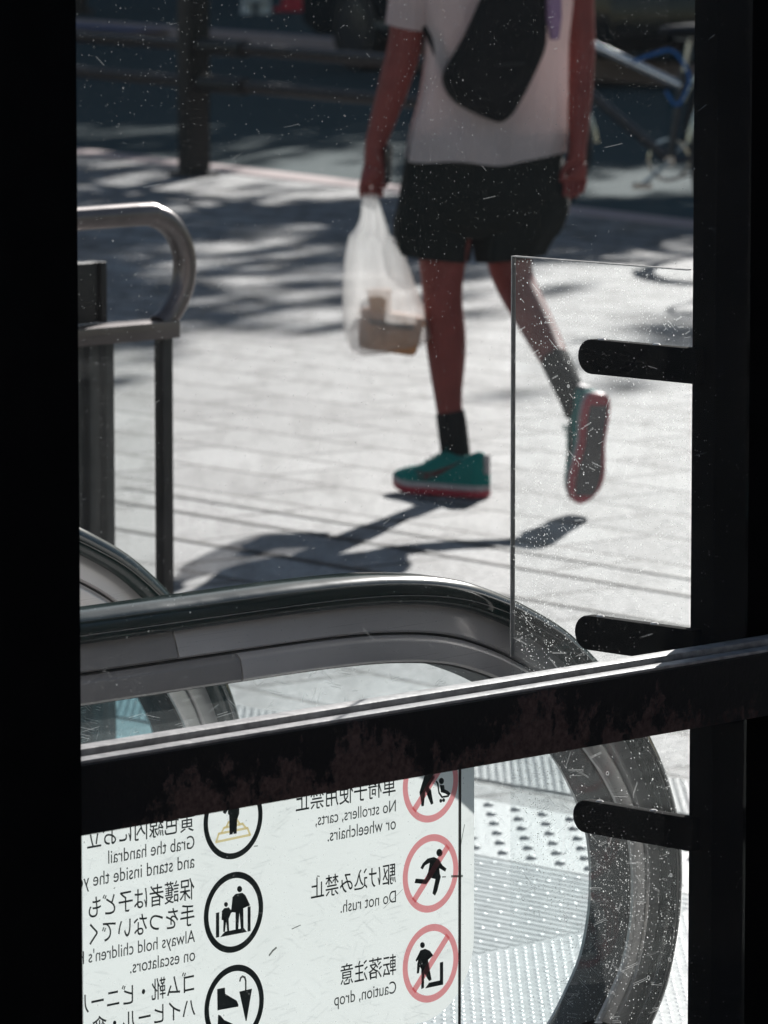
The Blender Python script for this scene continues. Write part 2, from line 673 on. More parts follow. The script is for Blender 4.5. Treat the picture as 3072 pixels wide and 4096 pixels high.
# ------------------------------------------------------------------ ground, road, kerb
def sheet(name, poly, z, mat):
    me = bpy.data.meshes.new(name)
    me.from_pydata([(x, y, z) for x, y in poly], [], [tuple(range(len(poly)))])
    bm = bmesh.new()
    bm.from_mesh(me)
    bmesh.ops.recalc_face_normals(bm, faces=bm.faces)
    if bm.faces[:][0].normal.z < 0:
        bmesh.ops.reverse_faces(bm, faces=bm.faces)
    bm.to_mesh(me)
    bm.free()
    return tag(link(name, me, mat), kind='structure')


KD = Vector((.5, -.866, 0))                    # along the kerb, to the right and nearer
KN = Vector((.866, .5, 0))                     # across the road, away
K0 = gnd(194, 163)
K0.z = 0


def kp(s, d, z=0.):
    return K0 + KD * s + KN * d + Vector((0, 0, z))


pv = sheet('plaza_paving', [tuple(p)[:2] for p in (kp(-400, .0), kp(400, .0), kp(400, -600), kp(-400, -600))], 0, M['paving'])
rd = sheet('road', [tuple(p)[:2] for p in (kp(-400, .02), kp(400, .02), kp(400, 7.4), kp(-400, 7.4))], -.10, M['asphalt'])
fp = sheet('far_pavement', [tuple(p)[:2] for p in (kp(-400, 7.55), kp(400, 7.55), kp(400, 900), kp(-400, 900))], .02, M['asphalt'])
k = MB()
k.prism([kp(-60, -.22, .006), kp(60, -.22, .006), kp(60, .02, .006), kp(-60, .02, .006)], Vector((0, 0, -.13)))
tag(k.build('kerb', M['kerb'], bevel=.008), kind='structure')
k = MB()
k.prism([kp(-60, 7.4, .05), kp(60, 7.4, .05), kp(60, 7.55, .05), kp(-60, 7.55, .05)], Vector((0, 0, -.17)))
tag(k.build('far_kerb', M['kerb'], bevel=.008), kind='structure')
lane = MB()
p = gnd(110, 26, .024)
lane.prism([p + KD * s + KN * d for s, d in ((-3, -.35), (1.0, -.35), (1.0, .35), (-3, .35))], Vector((0, 0, -.002)))
tag(lane.build('pavement_marking', M['bluepaint']), kind='structure')

th_ = R(51.2)
JD, JN = Vector((-math.cos(th_), math.sin(th_), 0)), Vector((math.sin(th_), math.cos(th_), 0))
for off_ in (8.375, 8.19, 7.875):
    w_ = .009
    poly = [JN * (off_ + s_ * w_) + JD * l_ for s_, l_ in ((-1, 5), (1, 5), (1, 11.5), (-1, 11.5))]
    sheet('drain_slot', [tuple(p_)[:2] for p_ in poly], .004, M['groove'])

# tactile paving and ribbed metal plate in front of the escalator
A_EDGE = 6.555
B_SPLIT = 5.768
mb = MB()
mb.boxab(A_EDGE + .004, A_EDGE + .385, 5.0, 8.2, -.02, .004)
for i in range(6):
    for j in range(-19, 22):
        mb.dome(W(A_EDGE + .043 + i * .0615, 6.644 + j * .066, .0035), .0105, .0066, 10)
t_ = mb.build('tactile_paving', M['tact'], angle=60)
tag(t_, 'pale granite strip with rows of round raised tactile bumps beside the ribbed plate', 'tactile paving')
mb = MB()
mb.boxab(7.095, 7.345, 5.2, 8.6, -.02, .004)
for i in range(12):
    for j in range(160):
        mb.dome(W(7.108 + i * .0205, 5.4 + j * .0205, .0038), .0070, .0032, 6)
t_ = mb.build('tactile_paving', M['tact'], smooth=False)
tag(t_, 'pale tile strip with a dense grid of tiny round bumps, farther from the ribbed plate', 'tactile paving')

plate = thing('floor_plate', 'pale ribbed metal floor plate dotted with glint-white studs beyond the escalator newel', 'floor plate', W(5.9, 6.2, 0))
mb = MB()
mb.boxab(4.95, A_EDGE, 4.9, 8.0, -.02, .003)
for i in range(58):
    a = A_EDGE - .03 - i * .027
    mb.boxab(a, a + .015, B_SPLIT + .01, 7.97, .003, .0040)
mb.build('ribbed_sheet', M['rib'], plate, smooth=False)
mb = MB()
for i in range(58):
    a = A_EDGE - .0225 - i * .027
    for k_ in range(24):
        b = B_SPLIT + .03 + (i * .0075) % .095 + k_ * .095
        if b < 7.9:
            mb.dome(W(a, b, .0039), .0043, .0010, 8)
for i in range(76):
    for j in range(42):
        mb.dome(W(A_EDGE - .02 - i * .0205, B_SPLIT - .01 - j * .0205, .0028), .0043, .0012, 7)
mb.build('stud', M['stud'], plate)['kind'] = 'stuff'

# ------------------------------------------------------------------ the dark entrance building the camera stands in
ent = thing('entrance_building', 'black unlit entrance frame with posts and rusty crossbar in front of the plaza', 'entrance', W(4, 3.9, 0))
aL = pl(80.5, 512, 5.33)[0]
bF = 5.43 * Q
bRb = bF + .056 + .034                           # back face of the right post
aR = pl(690.4, 512, bRb / Q)[0]
m = MB()
m.boxab(-1.6, aL, 5.33 * Q, 5.46 * Q, 0, 2.75)
m.build('post', M['dark'], ent, bevel=.003)
m = MB()
m.boxab(aR, 6.2, bF + .056, bRb, 0, 2.75)
m.build('post', M['dark'], ent, bevel=.003)
m = MB()
m.boxab(-1.6, 6.2, -1.7, -.2, 2.76, 2.9)
m.build('roof', M['interior'], ent)
for a0, a1, b0, b1 in ((-1.7, -1.6, -1.7, 5.33 * Q), (6.2, 6.3, -1.7, bRb), (-1.7, 6.3, -1.8, -1.7)):
    m = MB()
    m.boxab(a0, a1, b0, b1, 0, 2.75)
    m.build('wall', M['interior'], ent)
m = MB()
m.boxab(-1.6, 6.2, -1.7, 5.33 * Q, -.02, .006)
m.build('floor', M['floor'], ent)
for a0, a1, b0 in ((-1.6, aL - .01, 5.46 * Q + .001), (aR + 1.0, 6.2, bRb + .001)):  # unseen pale panels added to bounce sunlight onto the escalator's near side
    m = MB()
    m.boxab(a0, a1, b0, b0 + .03, .0, 2.9)
    m.build('bounce_panel', M['bounce'], ent, bevel=.003)
# crossbar: face top and bottom follow two level lines
zt = pl(384, 716, 5.43)[1]
zb = pl(384, 783.5, 5.43)[1]
a0, a1 = aL - .05, aR + .6
m = MB()
m.boxab(a0, a1, bF, bF + .055, zb, zt)
bar = m.build('crossbar', M['rust'], ent, bevel=.0025)
m = MB()
m.boxab(a0, a1, bF + .004, bF + .022, zt, zt + .0035)
m.build('ledge', M['bead'], bar, bevel=.001)
m = MB()
m.boxab(a0, a1, bF + .031, bF + .054, zt, zt + .0085)
m.build('glazing_bead', M['bead'], bar, bevel=.002)
m = MB()
m.boxab(a0, a1, bF + .022, bF + .031, zt - .003, zt + .0012)
m.build('gasket', M['groove'], bar)
m = MB()
m.boxab(a0, aR + .02, bF + .0245, bF + .0285, zt + .0012, 2.74)
m.build('window_pane', M['pane'], ent, smooth=False)
m = MB()
m.boxab(a0, aR + .02, bF + .0245, bF + .0285, .02, zb)
m.build('window_pane', M['pane'], ent, smooth=False)

# scratched acrylic guard that closes the gap to the escalator, on four black brackets
aP, bP = aR, bRb
guard = thing('acrylic_barrier', 'scratched clear acrylic panel on black rounded brackets right of the escalator', 'acrylic barrier', W(aP, bP, 0))
aQ = aP - .004


def bat(u):                                    # where a sight line at column u meets the guard sheet
    k = (u - 384) / FPX / CP
    return aQ * (1 - k) / (1 + k)


bE = bat(515)
zP = at(515, 256.5, Q * (aQ + bE)).z
m = MB()
m.boxab(aQ - .006, aQ, bP - .002, bE, .05, zP)
gp = m.build('acrylic_sheet', M['plexi'], guard, smooth=False)
m = MB()
m.boxab(aQ - .0062, aQ + .0002, bE, bE + .0012, zb + .03, zP + .001)
m.boxab(aQ - .0062, aQ + .0002, bP - .002, bE, zP, zP + .0012)
m.build('polished_edge', M['edge'], guard, smooth=False)
for ul, vc, hv in ((577, 355.5, 35), (575, 631, 35), (574, 814.5, 33.5), (578, 1036, 34)):
    aF = aQ - .0205
    kl, kr = (ul - 384) / FPX / CP, (694 - 384) / FPX / CP
    be, b1 = aF * (1 - kl) / (1 + kl), aF * (1 - kr) / (1 + kr)
    Yc = Q * (aF + be)
    zc = at(ul + 8, vc, Yc).z
    hh = hv / 2 * Yc / FPX
    pts = []
    for k_ in range(13):
        a_ = math.pi * k_ / 12
        pts.append((be - hh + math.sin(a_) * hh, zc + math.cos(a_) * hh))
    poly = [(b1, zc + hh)] + pts + [(b1, zc - hh)]
    m = MB()
    m.prism([W(aQ - .0065, b, z) for b, z in poly], -E1 * .014)
    br_ = m.build('bracket', M['dark'], guard, bevel=.0012)
    for bb in (bP + .035, bP + .115):
        m = MB()
        m.tube([W(aQ - .0135, bb, zc + hh - .001), W(aQ - .0135, bb, zc + hh + .0014)], [.006, .003], 10)
        m.build('bolt', M['steel'], br_)

# ------------------------------------------------------------------ escalator
esc = thing('escalator', 'escalator landing with dark green rubber handrails and brushed steel trim', 'escalator', W(4.2, 4.6, 0))
DE = 6.0
A0 = DE * Q
PATH = [(-1.7, .9225), (-1.2, .9225), (-.7, .9225), (-.4, .9225), (-.208, .9225), (-.14, .9222), (-.082, .921), (-.021, .918), (.045, .911), (.104, .900),
        (.158, .884), (.21, .864), (.277, .831), (.335, .790), (.377, .752), (.415, .710), (.447, .662), (.467, .620), (.479, .580), (.485, .527),
        (.481, .462), (.462, .395), (.43, .342), (.38, .285), (.31, .24), (.22, .212), (.1, .2), (-.3, .2), (-1.0, .2), (-1.7, .2)]
PATH = [(t - .019 * max(0, min(1, (t - .08) / .32)), z) for t, z in PATH]
P2 = catmull(PATH, 5)


def sweep(path, prof, b0, z0=0.):
    rings = []
    for i, (t, z) in enumerate(path):
        p0, p1 = path[max(i - 1, 0)], path[min(i + 1, len(path) - 1)]
        d = Vector((p1[0] - p0[0], p1[1] - p0[1])).normalized()
        n = Vector((d.y, -d.x))                 # inward (down on the top run)
        rings.append([W(A0 + t + n.x * r, b0 + w, z + z0 + n.y * r) for w, r in prof])
    return rings


def off(path, r):
    out = []
    for i, (t, z) in enumerate(path):
        p0, p1 = path[max(i - 1, 0)], path[min(i + 1, len(path) - 1)]
        d = Vector((p1[0] - p0[0], p1[1] - p0[1])).normalized()
        out.append((t + d.y * r, z - d.x * r))
    return out


BELT = [(-.014, 0), (.014, 0), (.026, .003), (.034, .0085), (.038, .016), (.0375, .024), (.033, .030), (.028, .032),
        (-.028, .032), (-.033, .030), (-.0375, .024), (-.038, .016), (-.034, .0085), (-.026, .003)]
GUIDE = [(-.019, .032), (.019, .032), (.029, .060), (.026, .0625), (-.026, .0625), (-.029, .060)]
NECK = [(-.018, .061), (.018, .061), (.018, .069), (-.018, .069)]
TRIM = [(-.026, .0655), (.026, .0655), (.0325, .0705), (.0340, .0735), (.0375, .092), (.035, .0945), (-.035, .0945), (-.0375, .092), (-.0340, .0735), (-.0325, .0705)]
SEAL = [(-.031, .0947), (.031, .0947), (.029, .0965), (-.029, .0965)]


def balustrade(b0, z0, cut, gm='balglass'):
    m = MB()
    m.loft(sweep(P2, BELT, b0, z0))
    h_ = m.build('handrail', M['belt'], esc, angle=50)
    m = MB()
    for w in (-.0378, .0378):
        m.loft(sweep(P2, [(w - .0006, .0205), (w + .0006, .0205), (w + .0006, .0213), (w - .0006, .0213)], b0, z0))
    m.build('seam_line', M['steel_dark'], h_)
    for prof, nm, tc in ((GUIDE, 'guide_plate', cut), (TRIM, 'trim', cut + .085)):
        i0 = min(range(60), key=lambda i: abs(P2[i][0] - tc))
        segs = [P2[:i0] + [(tc - .0012, P2[i0][1])], [(tc + .0012, P2[i0][1])] + P2[i0 + 1:]]
        for sg, mm in zip(segs, ('steel_dark', 'steel')):
            m = MB()
            m.loft(sweep(sg, prof, b0, z0))
            m.build(nm, M[mm], esc, angle=35)
    m = MB()
    m.loft(sweep(P2, NECK, b0, z0))
    m.build('groove', M['groove'], esc)
    m = MB()
    m.loft(sweep(P2, SEAL, b0, z0))
    m.build('rubber_seal', M['rubber'], esc)
    inner = off(P2, .093)
    m = MB()
    m.prism([W(A0 + t, b0 - .006, z + z0) for t, z in inner], E2 * .012)
    m.build('balustrade_glass', M[gm], esc, smooth=False)
    m = MB()
    m.boxab(A0 - 1.7, A0 + .28, b0 - .05, b0 + .05, 0, .2 + z0)
    m.build('deck', M['steel'], esc, bevel=.004)


b_near = DE * Q
balustrade(b_near, 0, -.335)
b_far = b_near + .735
balustrade(b_far, .016, -.5, 'far_glass')
m = MB()
m.boxab(A0 - 1.7, A0 + .9, b_near + .06, b_far - .06, 0, .004)
for i in range(30):
    bb = b_near + .07 + i * .0202
    m.boxab(A0 - 1.7, A0 + .85, bb, bb + .008, .004, .0075)
m.build('comb_plate', M['steel'], esc, smooth=False)

# ------------------------------------------------------------------ safety sign, seen from behind on the glass
DS = 5.925
bS = DS * Q
sign = thing('safety_sign', 'white translucent safety sign read from behind with pictograms on the escalator glass', 'sign', W(pl(400, 900, DS)[0], bS, .5))


def sp(u, v, front=.0):
    a, z = pl(u, v, DS)
    return W(a, bS - front, z)


aE, _ = pl(474, 900, DS)                       # right edge of the film
zBt = pl(*px8(935, 1704), DS)[1]
zTp = pl(384, 752, DS)[1]
film = [(aL - .25, zTp), (aE, zTp)]
rc = .085
for k_ in range(11):
    t = math.pi / 2 * k_ / 10
    film.append((aE - rc + math.cos(t) * rc * 1.0, zBt + rc - math.sin(t) * rc))
film.append((aL - .25, zBt))
m = MB()
m.add([W(a, bS, z) for a, z in film], [tuple(range(len(film)))])
m.build('film', M['film'], sign, smooth=False)
m = MB()
a_, _ = pl(*px8(1076, 900), DS)
m.boxab(a_ - .0012, a_ + .0012, bS - .004, bS - .002, .0, zTp)
tag(m.build('glass_joint', M['groove'], None, smooth=False), 'thin black vertical joint line along the right side of the white sign', 'joint strip')


def flat(name, polys, mat, parent, front=.0012):
    """flat printed shapes: each polygon in picture-derived (a, z) plane points"""
    bm = bmesh.new()
    for poly in polys:
        vs = [bm.verts.new(W(a, bS - front, z)) for a, z in poly]
        bm.faces.new(vs)
    bmesh.ops.triangulate(bm, faces=bm.faces)
    bmesh.ops.recalc_face_normals(bm, faces=bm.faces)
    for f in bm.faces:
        if f.normal.dot(E2) > 0:
            f.normal_flip()
    me = bpy.data.meshes.new(name)
    bm.to_mesh(me)
    bm.free()
    return link(name, me, mat, parent)


def conv(pts, px):
    return [pl(*px(x, y), DS) for x, y in pts]


def disc(cx, cy, rx, ry, px):
    return conv([(cx + rx * math.cos(2 * math.pi * k / 20), cy + ry * math.sin(2 * math.pi * k / 20)) for k in range(20)], px)


def strip(pts, w, px, closed=False):
    p = [Vector(q) for q in conv(pts, px)]
    out = []
    n = len(p)
    for i in range(n if closed else n - 1):
        a, b = p[i], p[(i + 1) % n]
        d = (b - a).normalized()
        s = Vector((-d.y, d.x)) * w / 2
        a2, b2 = a - d * w * .3, b + d * w * .3
        out.append([tuple(a2 + s), tuple(b2 + s), tuple(b2 - s), tuple(a2 - s)])
    return out


def ring(cx, cy, ro, ri, px, mat, parent):
    """true circle on the plane; ro, ri are vertical radii in crop pixels"""
    a, z = pl(*px(cx, cy), DS)
    s = abs(pl(*px(cx, cy + 100), DS)[1] - z) / 100
    bm = bmesh.new()
    n = 64
    vo = [bm.verts.new(W(a + math.cos(2 * math.pi * k / n) * ro * s, bS - .0011, z + math.sin(2 * math.pi * k / n) * ro * s)) for k in range(n)]
    vi = [bm.verts.new(W(a + math.cos(2 * math.pi * k / n) * ri * s, bS - .0011, z + math.sin(2 * math.pi * k / n) * ri * s)) for k in range(n)]
    for k in range(n):
        bm.faces.new((vo[k], vo[(k + 1) % n], vi[(k + 1) % n], vi[k]))
    me = bpy.data.meshes.new('ring')
    bm.to_mesh(me)
    bm.free()
    return link('ring', me, mat, parent), a, z, s


def slash(a, z, r, w, parent):
    d = Vector((1, 1)).normalized()
    n_ = Vector((-d.y, d.x))
    q = [d * r + n_ * w / 2, d * r - n_ * w / 2, -d * r - n_ * w / 2, -d * r + n_ * w / 2]
    return flat('slash', [[(a + p.x, z + p.y) for p in q]], M['red'], parent, .0016)


# left column pictograms (black rings)
o = flat('pictogram', [conv([(1010, 405), (1020, 330), (1080, 318), (1085, 390), (1085, 420), (1072, 430), (1068, 553), (1046, 557), (1045, 450), (1040, 558), (1020, 562), (1018, 430), (1010, 425)], px7),
                       conv([(974, 412), (1005, 370), (1012, 395), (992, 425)], px7)], M['ink'], sign)
flat('stair_outline', strip([(932, 610), (950, 555), (1140, 517), (1158, 562)], .0026, px7, True) + strip([(968, 549), (985, 515), (1108, 489), (1130, 518)], .0026, px7)
     + strip([(1000, 510), (1015, 478), (1072, 466), (1090, 490)], .0026, px7), M['yellow'], o, .0010)
ring(1045, 457, 266, 226, px7, M['ink'], o)
o = flat('pictogram', [disc(1087, 922, 17, 21, px7), disc(997, 1024, 13, 16, px7),
                       conv([(1040, 975), (1060, 954), (1105, 946), (1125, 962), (1157, 1028), (1146, 1038), (1112, 985), (1112, 1050), (1114, 1180), (1096, 1190), (1086, 1080), (1078, 1195), (1060, 1200), (1060, 1060), (1056, 1002), (1042, 1076), (1030, 1072)], px7),
                       conv([(970, 1067), (985, 1049), (1015, 1043), (1030, 1060), (1040, 1075), (1030, 1082), (1015, 1067), (1015, 1120), (1018, 1200), (1005, 1205), (998, 1140), (990, 1205), (978, 1207), (980, 1120), (980, 1077), (976, 1128), (967, 1127)], px7),
                       conv([(930, 1080), (952, 1075), (952, 1240), (930, 1245)], px7), conv([(1140, 1040), (1160, 1036), (1160, 1200), (1140, 1205)], px7),
                       conv([(958, 1241), (990, 1204), (1115, 1180), (1136, 1206)], px7)], M['ink'], sign)
ring(1048, 1076, 267, 225, px7, M['ink'], o)
o = flat('pictogram', [conv([(938, 1585), (990, 1575), (992, 1630), (1030, 1648), (1068, 1662), (1080, 1690), (1078, 1702), (940, 1727)], px7),
                       conv([(1085, 1602), (1170, 1582), (1134, 1795), (1127, 1797)], px7),
                       conv([(945, 1755), (960, 1760), (985, 1790), (1040, 1815), (1050, 1830), (940, 1850)], px7)]
         + strip([(1128, 1592), (1128, 1532), (1122, 1508), (1106, 1501), (1094, 1512), (1089, 1532)], .0022, px7), M['ink'], sign)
ring(1052, 1693, 267, 225, px7, M['ink'], o)
# right column pictograms (red prohibition rings)
o = flat('pictogram', [conv([(865, 150), (880, 130), (915, 140), (925, 175), (905, 205), (887, 238), (902, 250), (917, 338), (902, 345), (887, 262), (866, 258), (857, 352), (842, 356), (852, 262), (829, 266), (845, 212)], px8),
                       disc(968, 195, 16, 20, px8), conv([(958, 218), (985, 222), (986, 246), (1010, 258), (1026, 274), (1016, 290), (992, 274), (964, 266)], px8),
                       disc(964, 320, 9, 12, px8), disc(982, 316, 9, 12, px8)]
         + strip([(935, 198), (944, 210), (953, 270), (972, 297), (1012, 290)], .0022, px8), M['ink'], sign)
_, a, z, s = ring(900, 210, 246, 202, px8, M['red'], o)
slash(a, z, 215 * s, 44 * s, o)
o = flat('pictogram', [disc(955, 648, 19, 24, px8), conv([(835, 745), (850, 715), (880, 685), (920, 675), (950, 688), (975, 728), (1000, 748), (992, 768), (955, 747), (938, 732), (920, 765), (958, 782), (964, 800), (942, 890), (927, 920), (911, 905), (930, 815), (902, 808), (870, 848), (798, 840), (805, 812), (862, 816), (884, 770), (894, 712), (870, 718), (850, 754)], px8)], M['ink'], sign)
_, a, z, s = ring(900, 779, 246, 202, px8, M['red'], o)
slash(a, z, 215 * s, 44 * s, o)
o = flat('pictogram', [disc(848, 1232, 15, 19, px8), conv([(835, 1265), (865, 1255), (895, 1268), (916, 1296), (906, 1306), (880, 1285), (885, 1340), (906, 1450), (890, 1460), (865, 1362), (855, 1347), (832, 1370), (826, 1410), (812, 1412), (815, 1350), (846, 1318), (840, 1300), (811, 1337), (804, 1328)], px8),
                       conv([(840, 1372), (860, 1366), (858, 1502), (840, 1510)], px8), conv([(865, 1506), (890, 1470), (958, 1455), (958, 1342), (979, 1337), (979, 1482)], px8)], M['ink'], sign)
_, a, z, s = ring(900, 1347, 246, 202, px8, M['red'], o)
slash(a, z, 215 * s, 44 * s, o)


def text_line(body, p0, p1, px, weight=.0, squash=1.0):
    """printed line that reads correctly from the far side; p0 its start (right in view), p1 its end"""
    cu = bpy.data.curves.new('text', 'FONT')
    cu.body = body
    cu.offset = weight
    ob = bpy.data.objects.new('text', cu)
    COL.objects.link(ob)
    bpy.context.view_layer.update()
    dg = bpy.context.evaluated_depsgraph_get()
    me = bpy.data.meshes.new_from_object(ob.evaluated_get(dg))
    bpy.data.objects.remove(ob)
    xs = [v.co.x for v in me.vertices]
    a0, z0 = pl(*px(*p0), DS)
    a1, z1 = pl(*px(*p1), DS)
    k = (a0 - a1) / (max(xs) - min(xs))
    x0 = min(xs)
    for v in me.vertices:
        v.co = W(a0 - (v.co.x - x0) * k, bS - .0013, z0 + v.co.y * k * squash)
    return link('text_line', me, M['ink'], sign)


CJ = .004
text_line('黄色線内にお立', (783, 522), (75, 640), px7, CJ, 1.16)
text_line('Grab the handrail', (787, 650), (215, 745), px7, .0, 1.16)
text_line('and stand inside the yellow line.', (787, 778), (-300, 958), px7, .0, 1.16)
text_line('保護者は子ども', (787, 975), (85, 1092), px7, CJ, 1.16)
text_line('手をつないでく', (787, 1148), (90, 1262), px7, CJ, 1.16)
text_line("Always hold children's hands", (791, 1272), (-125, 1424), px7, .0, 1.16)
text_line('on escalators.', (791, 1395), (360, 1465), px7, .0, 1.16)
text_line('ゴム靴・ビニール', (785, 1592), (-5, 1725), px7, CJ, 1.16)
text_line('ハイヒール・傘', (793, 1757), (110, 1870), px7, CJ, 1.16)
text_line('車椅子使用禁止', (678, 270), (47, 372), px8, CJ, 1.16)
text_line('No strollers, carts,', (679, 386), (172, 470), px8, .0, 1.16)
text_line('or wheelchairs.', (679, 498), (248, 569), px8, .0, 1.16)
text_line('駆け込み禁止', (680, 830), (143, 917), px8, CJ, 1.16)
text_line('Do not rush.', (680, 960), (330, 1018), px8, .0, 1.16)
text_line('転落注意', (681, 1405), (330, 1462), px8, CJ, 1.16)
text_line('Caution, drop', (681, 1533), (290, 1598), px8, .0, 1.16)

for pts_, w_, px_ in (([(1282, 1360), (1305, 1330), (1328, 1310)], .0022, px7), ([(1180, 637), (1205, 635)], .001, px7), ([(250, 918), (258, 912)], .001, px7),
                      ([(1030, 797), (1075, 796), (1098, 795)], .0026, px8), ([(972, 801), (992, 800)], .0014, px8), ([(1112, 470), (1098, 540), (1088, 600)], .0010, px8),
                      ([(20, 1130), (75, 1105)], .0010, px8), ([(180, 795), (195, 797)], .0012, px8), ([(600, 1000), (720, 880)], .0005, px8)):
    flat('scuff', strip(pts_, w_, px_), M['scuff'], sign, .0018)

# ------------------------------------------------------------------ stair railing behind the escalator (left)
DR = 9.9
bR = DR * Q
rail = thing('stair_railing', 'stainless stair railing with a bent tube end above a glass panel at the left', 'railing', W(pl(120, 500, DR)[0], bR, 0))


def rp(x, y, db=0.):                           # x, y in display pixels (3072 / 1659)
    a, z = pl(x / 2.16, y / 2.16, DR)
    return W(a, bR + db, z)


az = [pl(x / 2.16, y / 2.16, DR) for x, y in ((40, 480), (300, 463.5), (330, 466), (358, 479), (382, 507), (396, 545), (399, 580), (394, 618), (380, 655), (362, 684), (345, 702))]
az = [(az[0][0] - 2.0, az[1][1])] + [(az[0][0], az[1][1])] + az[1:]
m = MB()
m.tube([W(a, bR, z) for a, z in catmull(az, 6)], .0205, 16)
m.build('handrail_tube', M['rail_steel'], rail)
aBe, zBe = pl(366 / 2.16, 690 / 2.16, DR)
m = MB()
m.boxab(aBe - 2.8, aBe, bR - .028, bR + .03, zBe - .030, zBe)
m.build('flat_bar', M['rail_steel'], rail, bevel=.002)
for da in (-.019,):
    m = MB()
    m.boxab(aBe - .026, aBe - .003, bR - .012, bR + .012, 0, zBe - .031)
    m.build('post', M['rail_dark'], rail, bevel=.002)
m = MB()
m.boxab(aBe - 2.8, aBe - .044, bR - .004, bR + .004, .08, zBe - .035)
m.build('glass_panel', M['rail_glass'], rail, smooth=False)
aM = pl(103, 400, DR + .12)[0]
m = MB()
for k_, (w0, w1, dd) in enumerate(((0, .018, .0), (.021, .036, .012), (.039, .058, .0), (.06, .075, .012), (.078, .20, .0))):
    m.boxab(aM - w1, aM - w0, bR + .055 + dd, bR + .09, 0, zBe - .032)
m.build('mullion', M['rail_dark'], rail, bevel=.0015)
aN = pl(86, 300, DR + .12)[0]
m = MB()
m.boxab(aN - .014, aN, bR + .03, bR + .07, zBe + .001, pl(90, 265, DR)[1])
m.boxab(aN - .028, aN - .0145, bR + .036, bR + .065, zBe + .001, pl(90, 265, DR)[1])
m.boxab(aN - .16, aN - .0285, bR + .03, bR + .07, zBe + .001, pl(90, 265, DR)[1])
m.build('bracket_plate', M['pole'], rail, bevel=.0015)

# ------------------------------------------------------------------ the person
def skin_mesh(name, nodes, edges, mat, parent, sub=2, root=0):
    me = bpy.data.meshes.new(name)
    me.from_pydata([tuple(n[0]) for n in nodes], edges, [])
    ob = bpy.data.objects.new(name, me)
    COL.objects.link(ob)
    sk = ob.modifiers.new('skin', 'SKIN')
    sk.use_smooth_shade = True
    lay = me.skin_vertices[0].data if me.skin_vertices else None
    if lay is None:
        bm = bmesh.new()
        bm.from_mesh(me)
        bm.verts.layers.skin.verify()
        bm.to_mesh(me)
        bm.free()
        lay = me.skin_vertices[0].data
    for i, n in enumerate(nodes):
        r = n[1] if isinstance(n[1], tuple) else (n[1], n[1])
        lay[i].radius = r
        lay[i].use_root = (i == root)
    ss = ob.modifiers.new('sub', 'SUBSURF')
    ss.levels = sub
    ss.render_levels = sub
    bpy.context.view_layer.update()
    dg = bpy.context.evaluated_depsgraph_get()
    out = bpy.data.meshes.new_from_object(ob.evaluated_get(dg))
    bpy.data.objects.remove(ob)
    for f in out.polygons:
        f.use_smooth = True
    return link(name, out, mat, parent)


PY = 14.08
person = thing('person', 'person seen from behind walking left in white shirt, black shorts and teal running shoes', 'person', (.25, PY, 0))
N, Ed = [], []


def nd(p, r, link_to=None):
    N.append((p, r))
    i = len(N) - 1
    if link_to is not None:
        Ed.append((link_to, i))
    return i


pel = nd(at(486, 128, PY), .105)
spn = nd(at(490, 60, PY), .105, pel)
che = nd(at(494, -10, PY), .115, spn)
nbk = nd(at(496, -62, PY), .075, che)
nck = nd(at(495, -88, PY - .0), .052, nbk)
hd0 = nd(at(493, -112, PY + .015), .062, nck)
hd1 = nd(at(492, -140, PY + .02), .085, hd0)
hd2 = nd(at(492, -166, PY + .02), .078, hd1)
ls = nd(at(424, -52, PY - .06), .056, nbk)
lu = nd(at(410, 0, PY - .06), .050, ls)
le = nd(at(405, 46, PY - .05), .047, lu)
lf = nd(at(394, 85, PY - .04), .044, le)
lf2 = nd(at(383, 120, PY - .03), .036, lf)
lw = nd(at(374, 149, PY - .03), .029, lf2)
rs = nd(at(571, -52, PY + .06), .056, nbk)
ru = nd(at(579, 0, PY + .08), .042, rs)
re_ = nd(at(582, 50, PY + .08), .037, ru)
rf = nd(at(580, 90, PY + .06), .036, re_)
rf2 = nd(at(579, 120, PY + .04), .030, rf)
rw = nd(at(578, 143, PY + .03), .026, rf2)
# legs
lh = nd(at(452, 165, PY - .04), .088, pel)
lt = nd(at(446, 225, PY - .05), .078, lh)
lk0 = nd(at(442, 262, PY - .06), .066, lt)
lk = nd(at(442, 291, PY - .065), .0535, lk0)
lcx = nd(at(444, 318, PY - .045), .0545, lk)
lc = nd(at(446, 340, PY - .03), .0575, lcx)
lc2 = nd(at(447, 366, PY - .022), .0505, lc)
lc3 = nd(at(447.5, 387, PY - .02), .0415, lc2)
la = nd(at(449, 408, PY - .02), .0355, lc3)
la2 = nd(at(455, 452, PY - .01), .034, la)
la3 = nd(at(456, 474, PY - .01), .034, la2)
rh = nd(at(512, 165, PY + .05), .088, pel)
rt = nd(at(510, 225, PY + .05), .076, rh)
rk0 = nd(at(508, 262, PY + .03), .062, rt)
rk = nd(at(515, 284, PY + .02), .054, rk0)
rc1 = nd(at(533, 318, PY - .08), .049, rk)
rc2 = nd(at(548, 346, PY - .17), .043, rc1)
ra = nd(at(562, 374, PY - .28), .034, rc2)
ra2 = nd(at(574, 400, PY - .36), .031, ra)
ra3 = nd(at(579, 415, PY - .37), .030, ra2)
# hands: palm, four fingers and a thumb each
# left hand, closed around the bag handles
lp = nd(at(373, 163, PY - .035), (.030, .020), lw)
lp2 = nd(at(371, 175, PY - .04), (.034, .020), lp)


def chain(start, pts, r):
    i = start
    for k, p in enumerate(pts):
        i = nd(p, r * (1 - .10 * k), i)
    return i


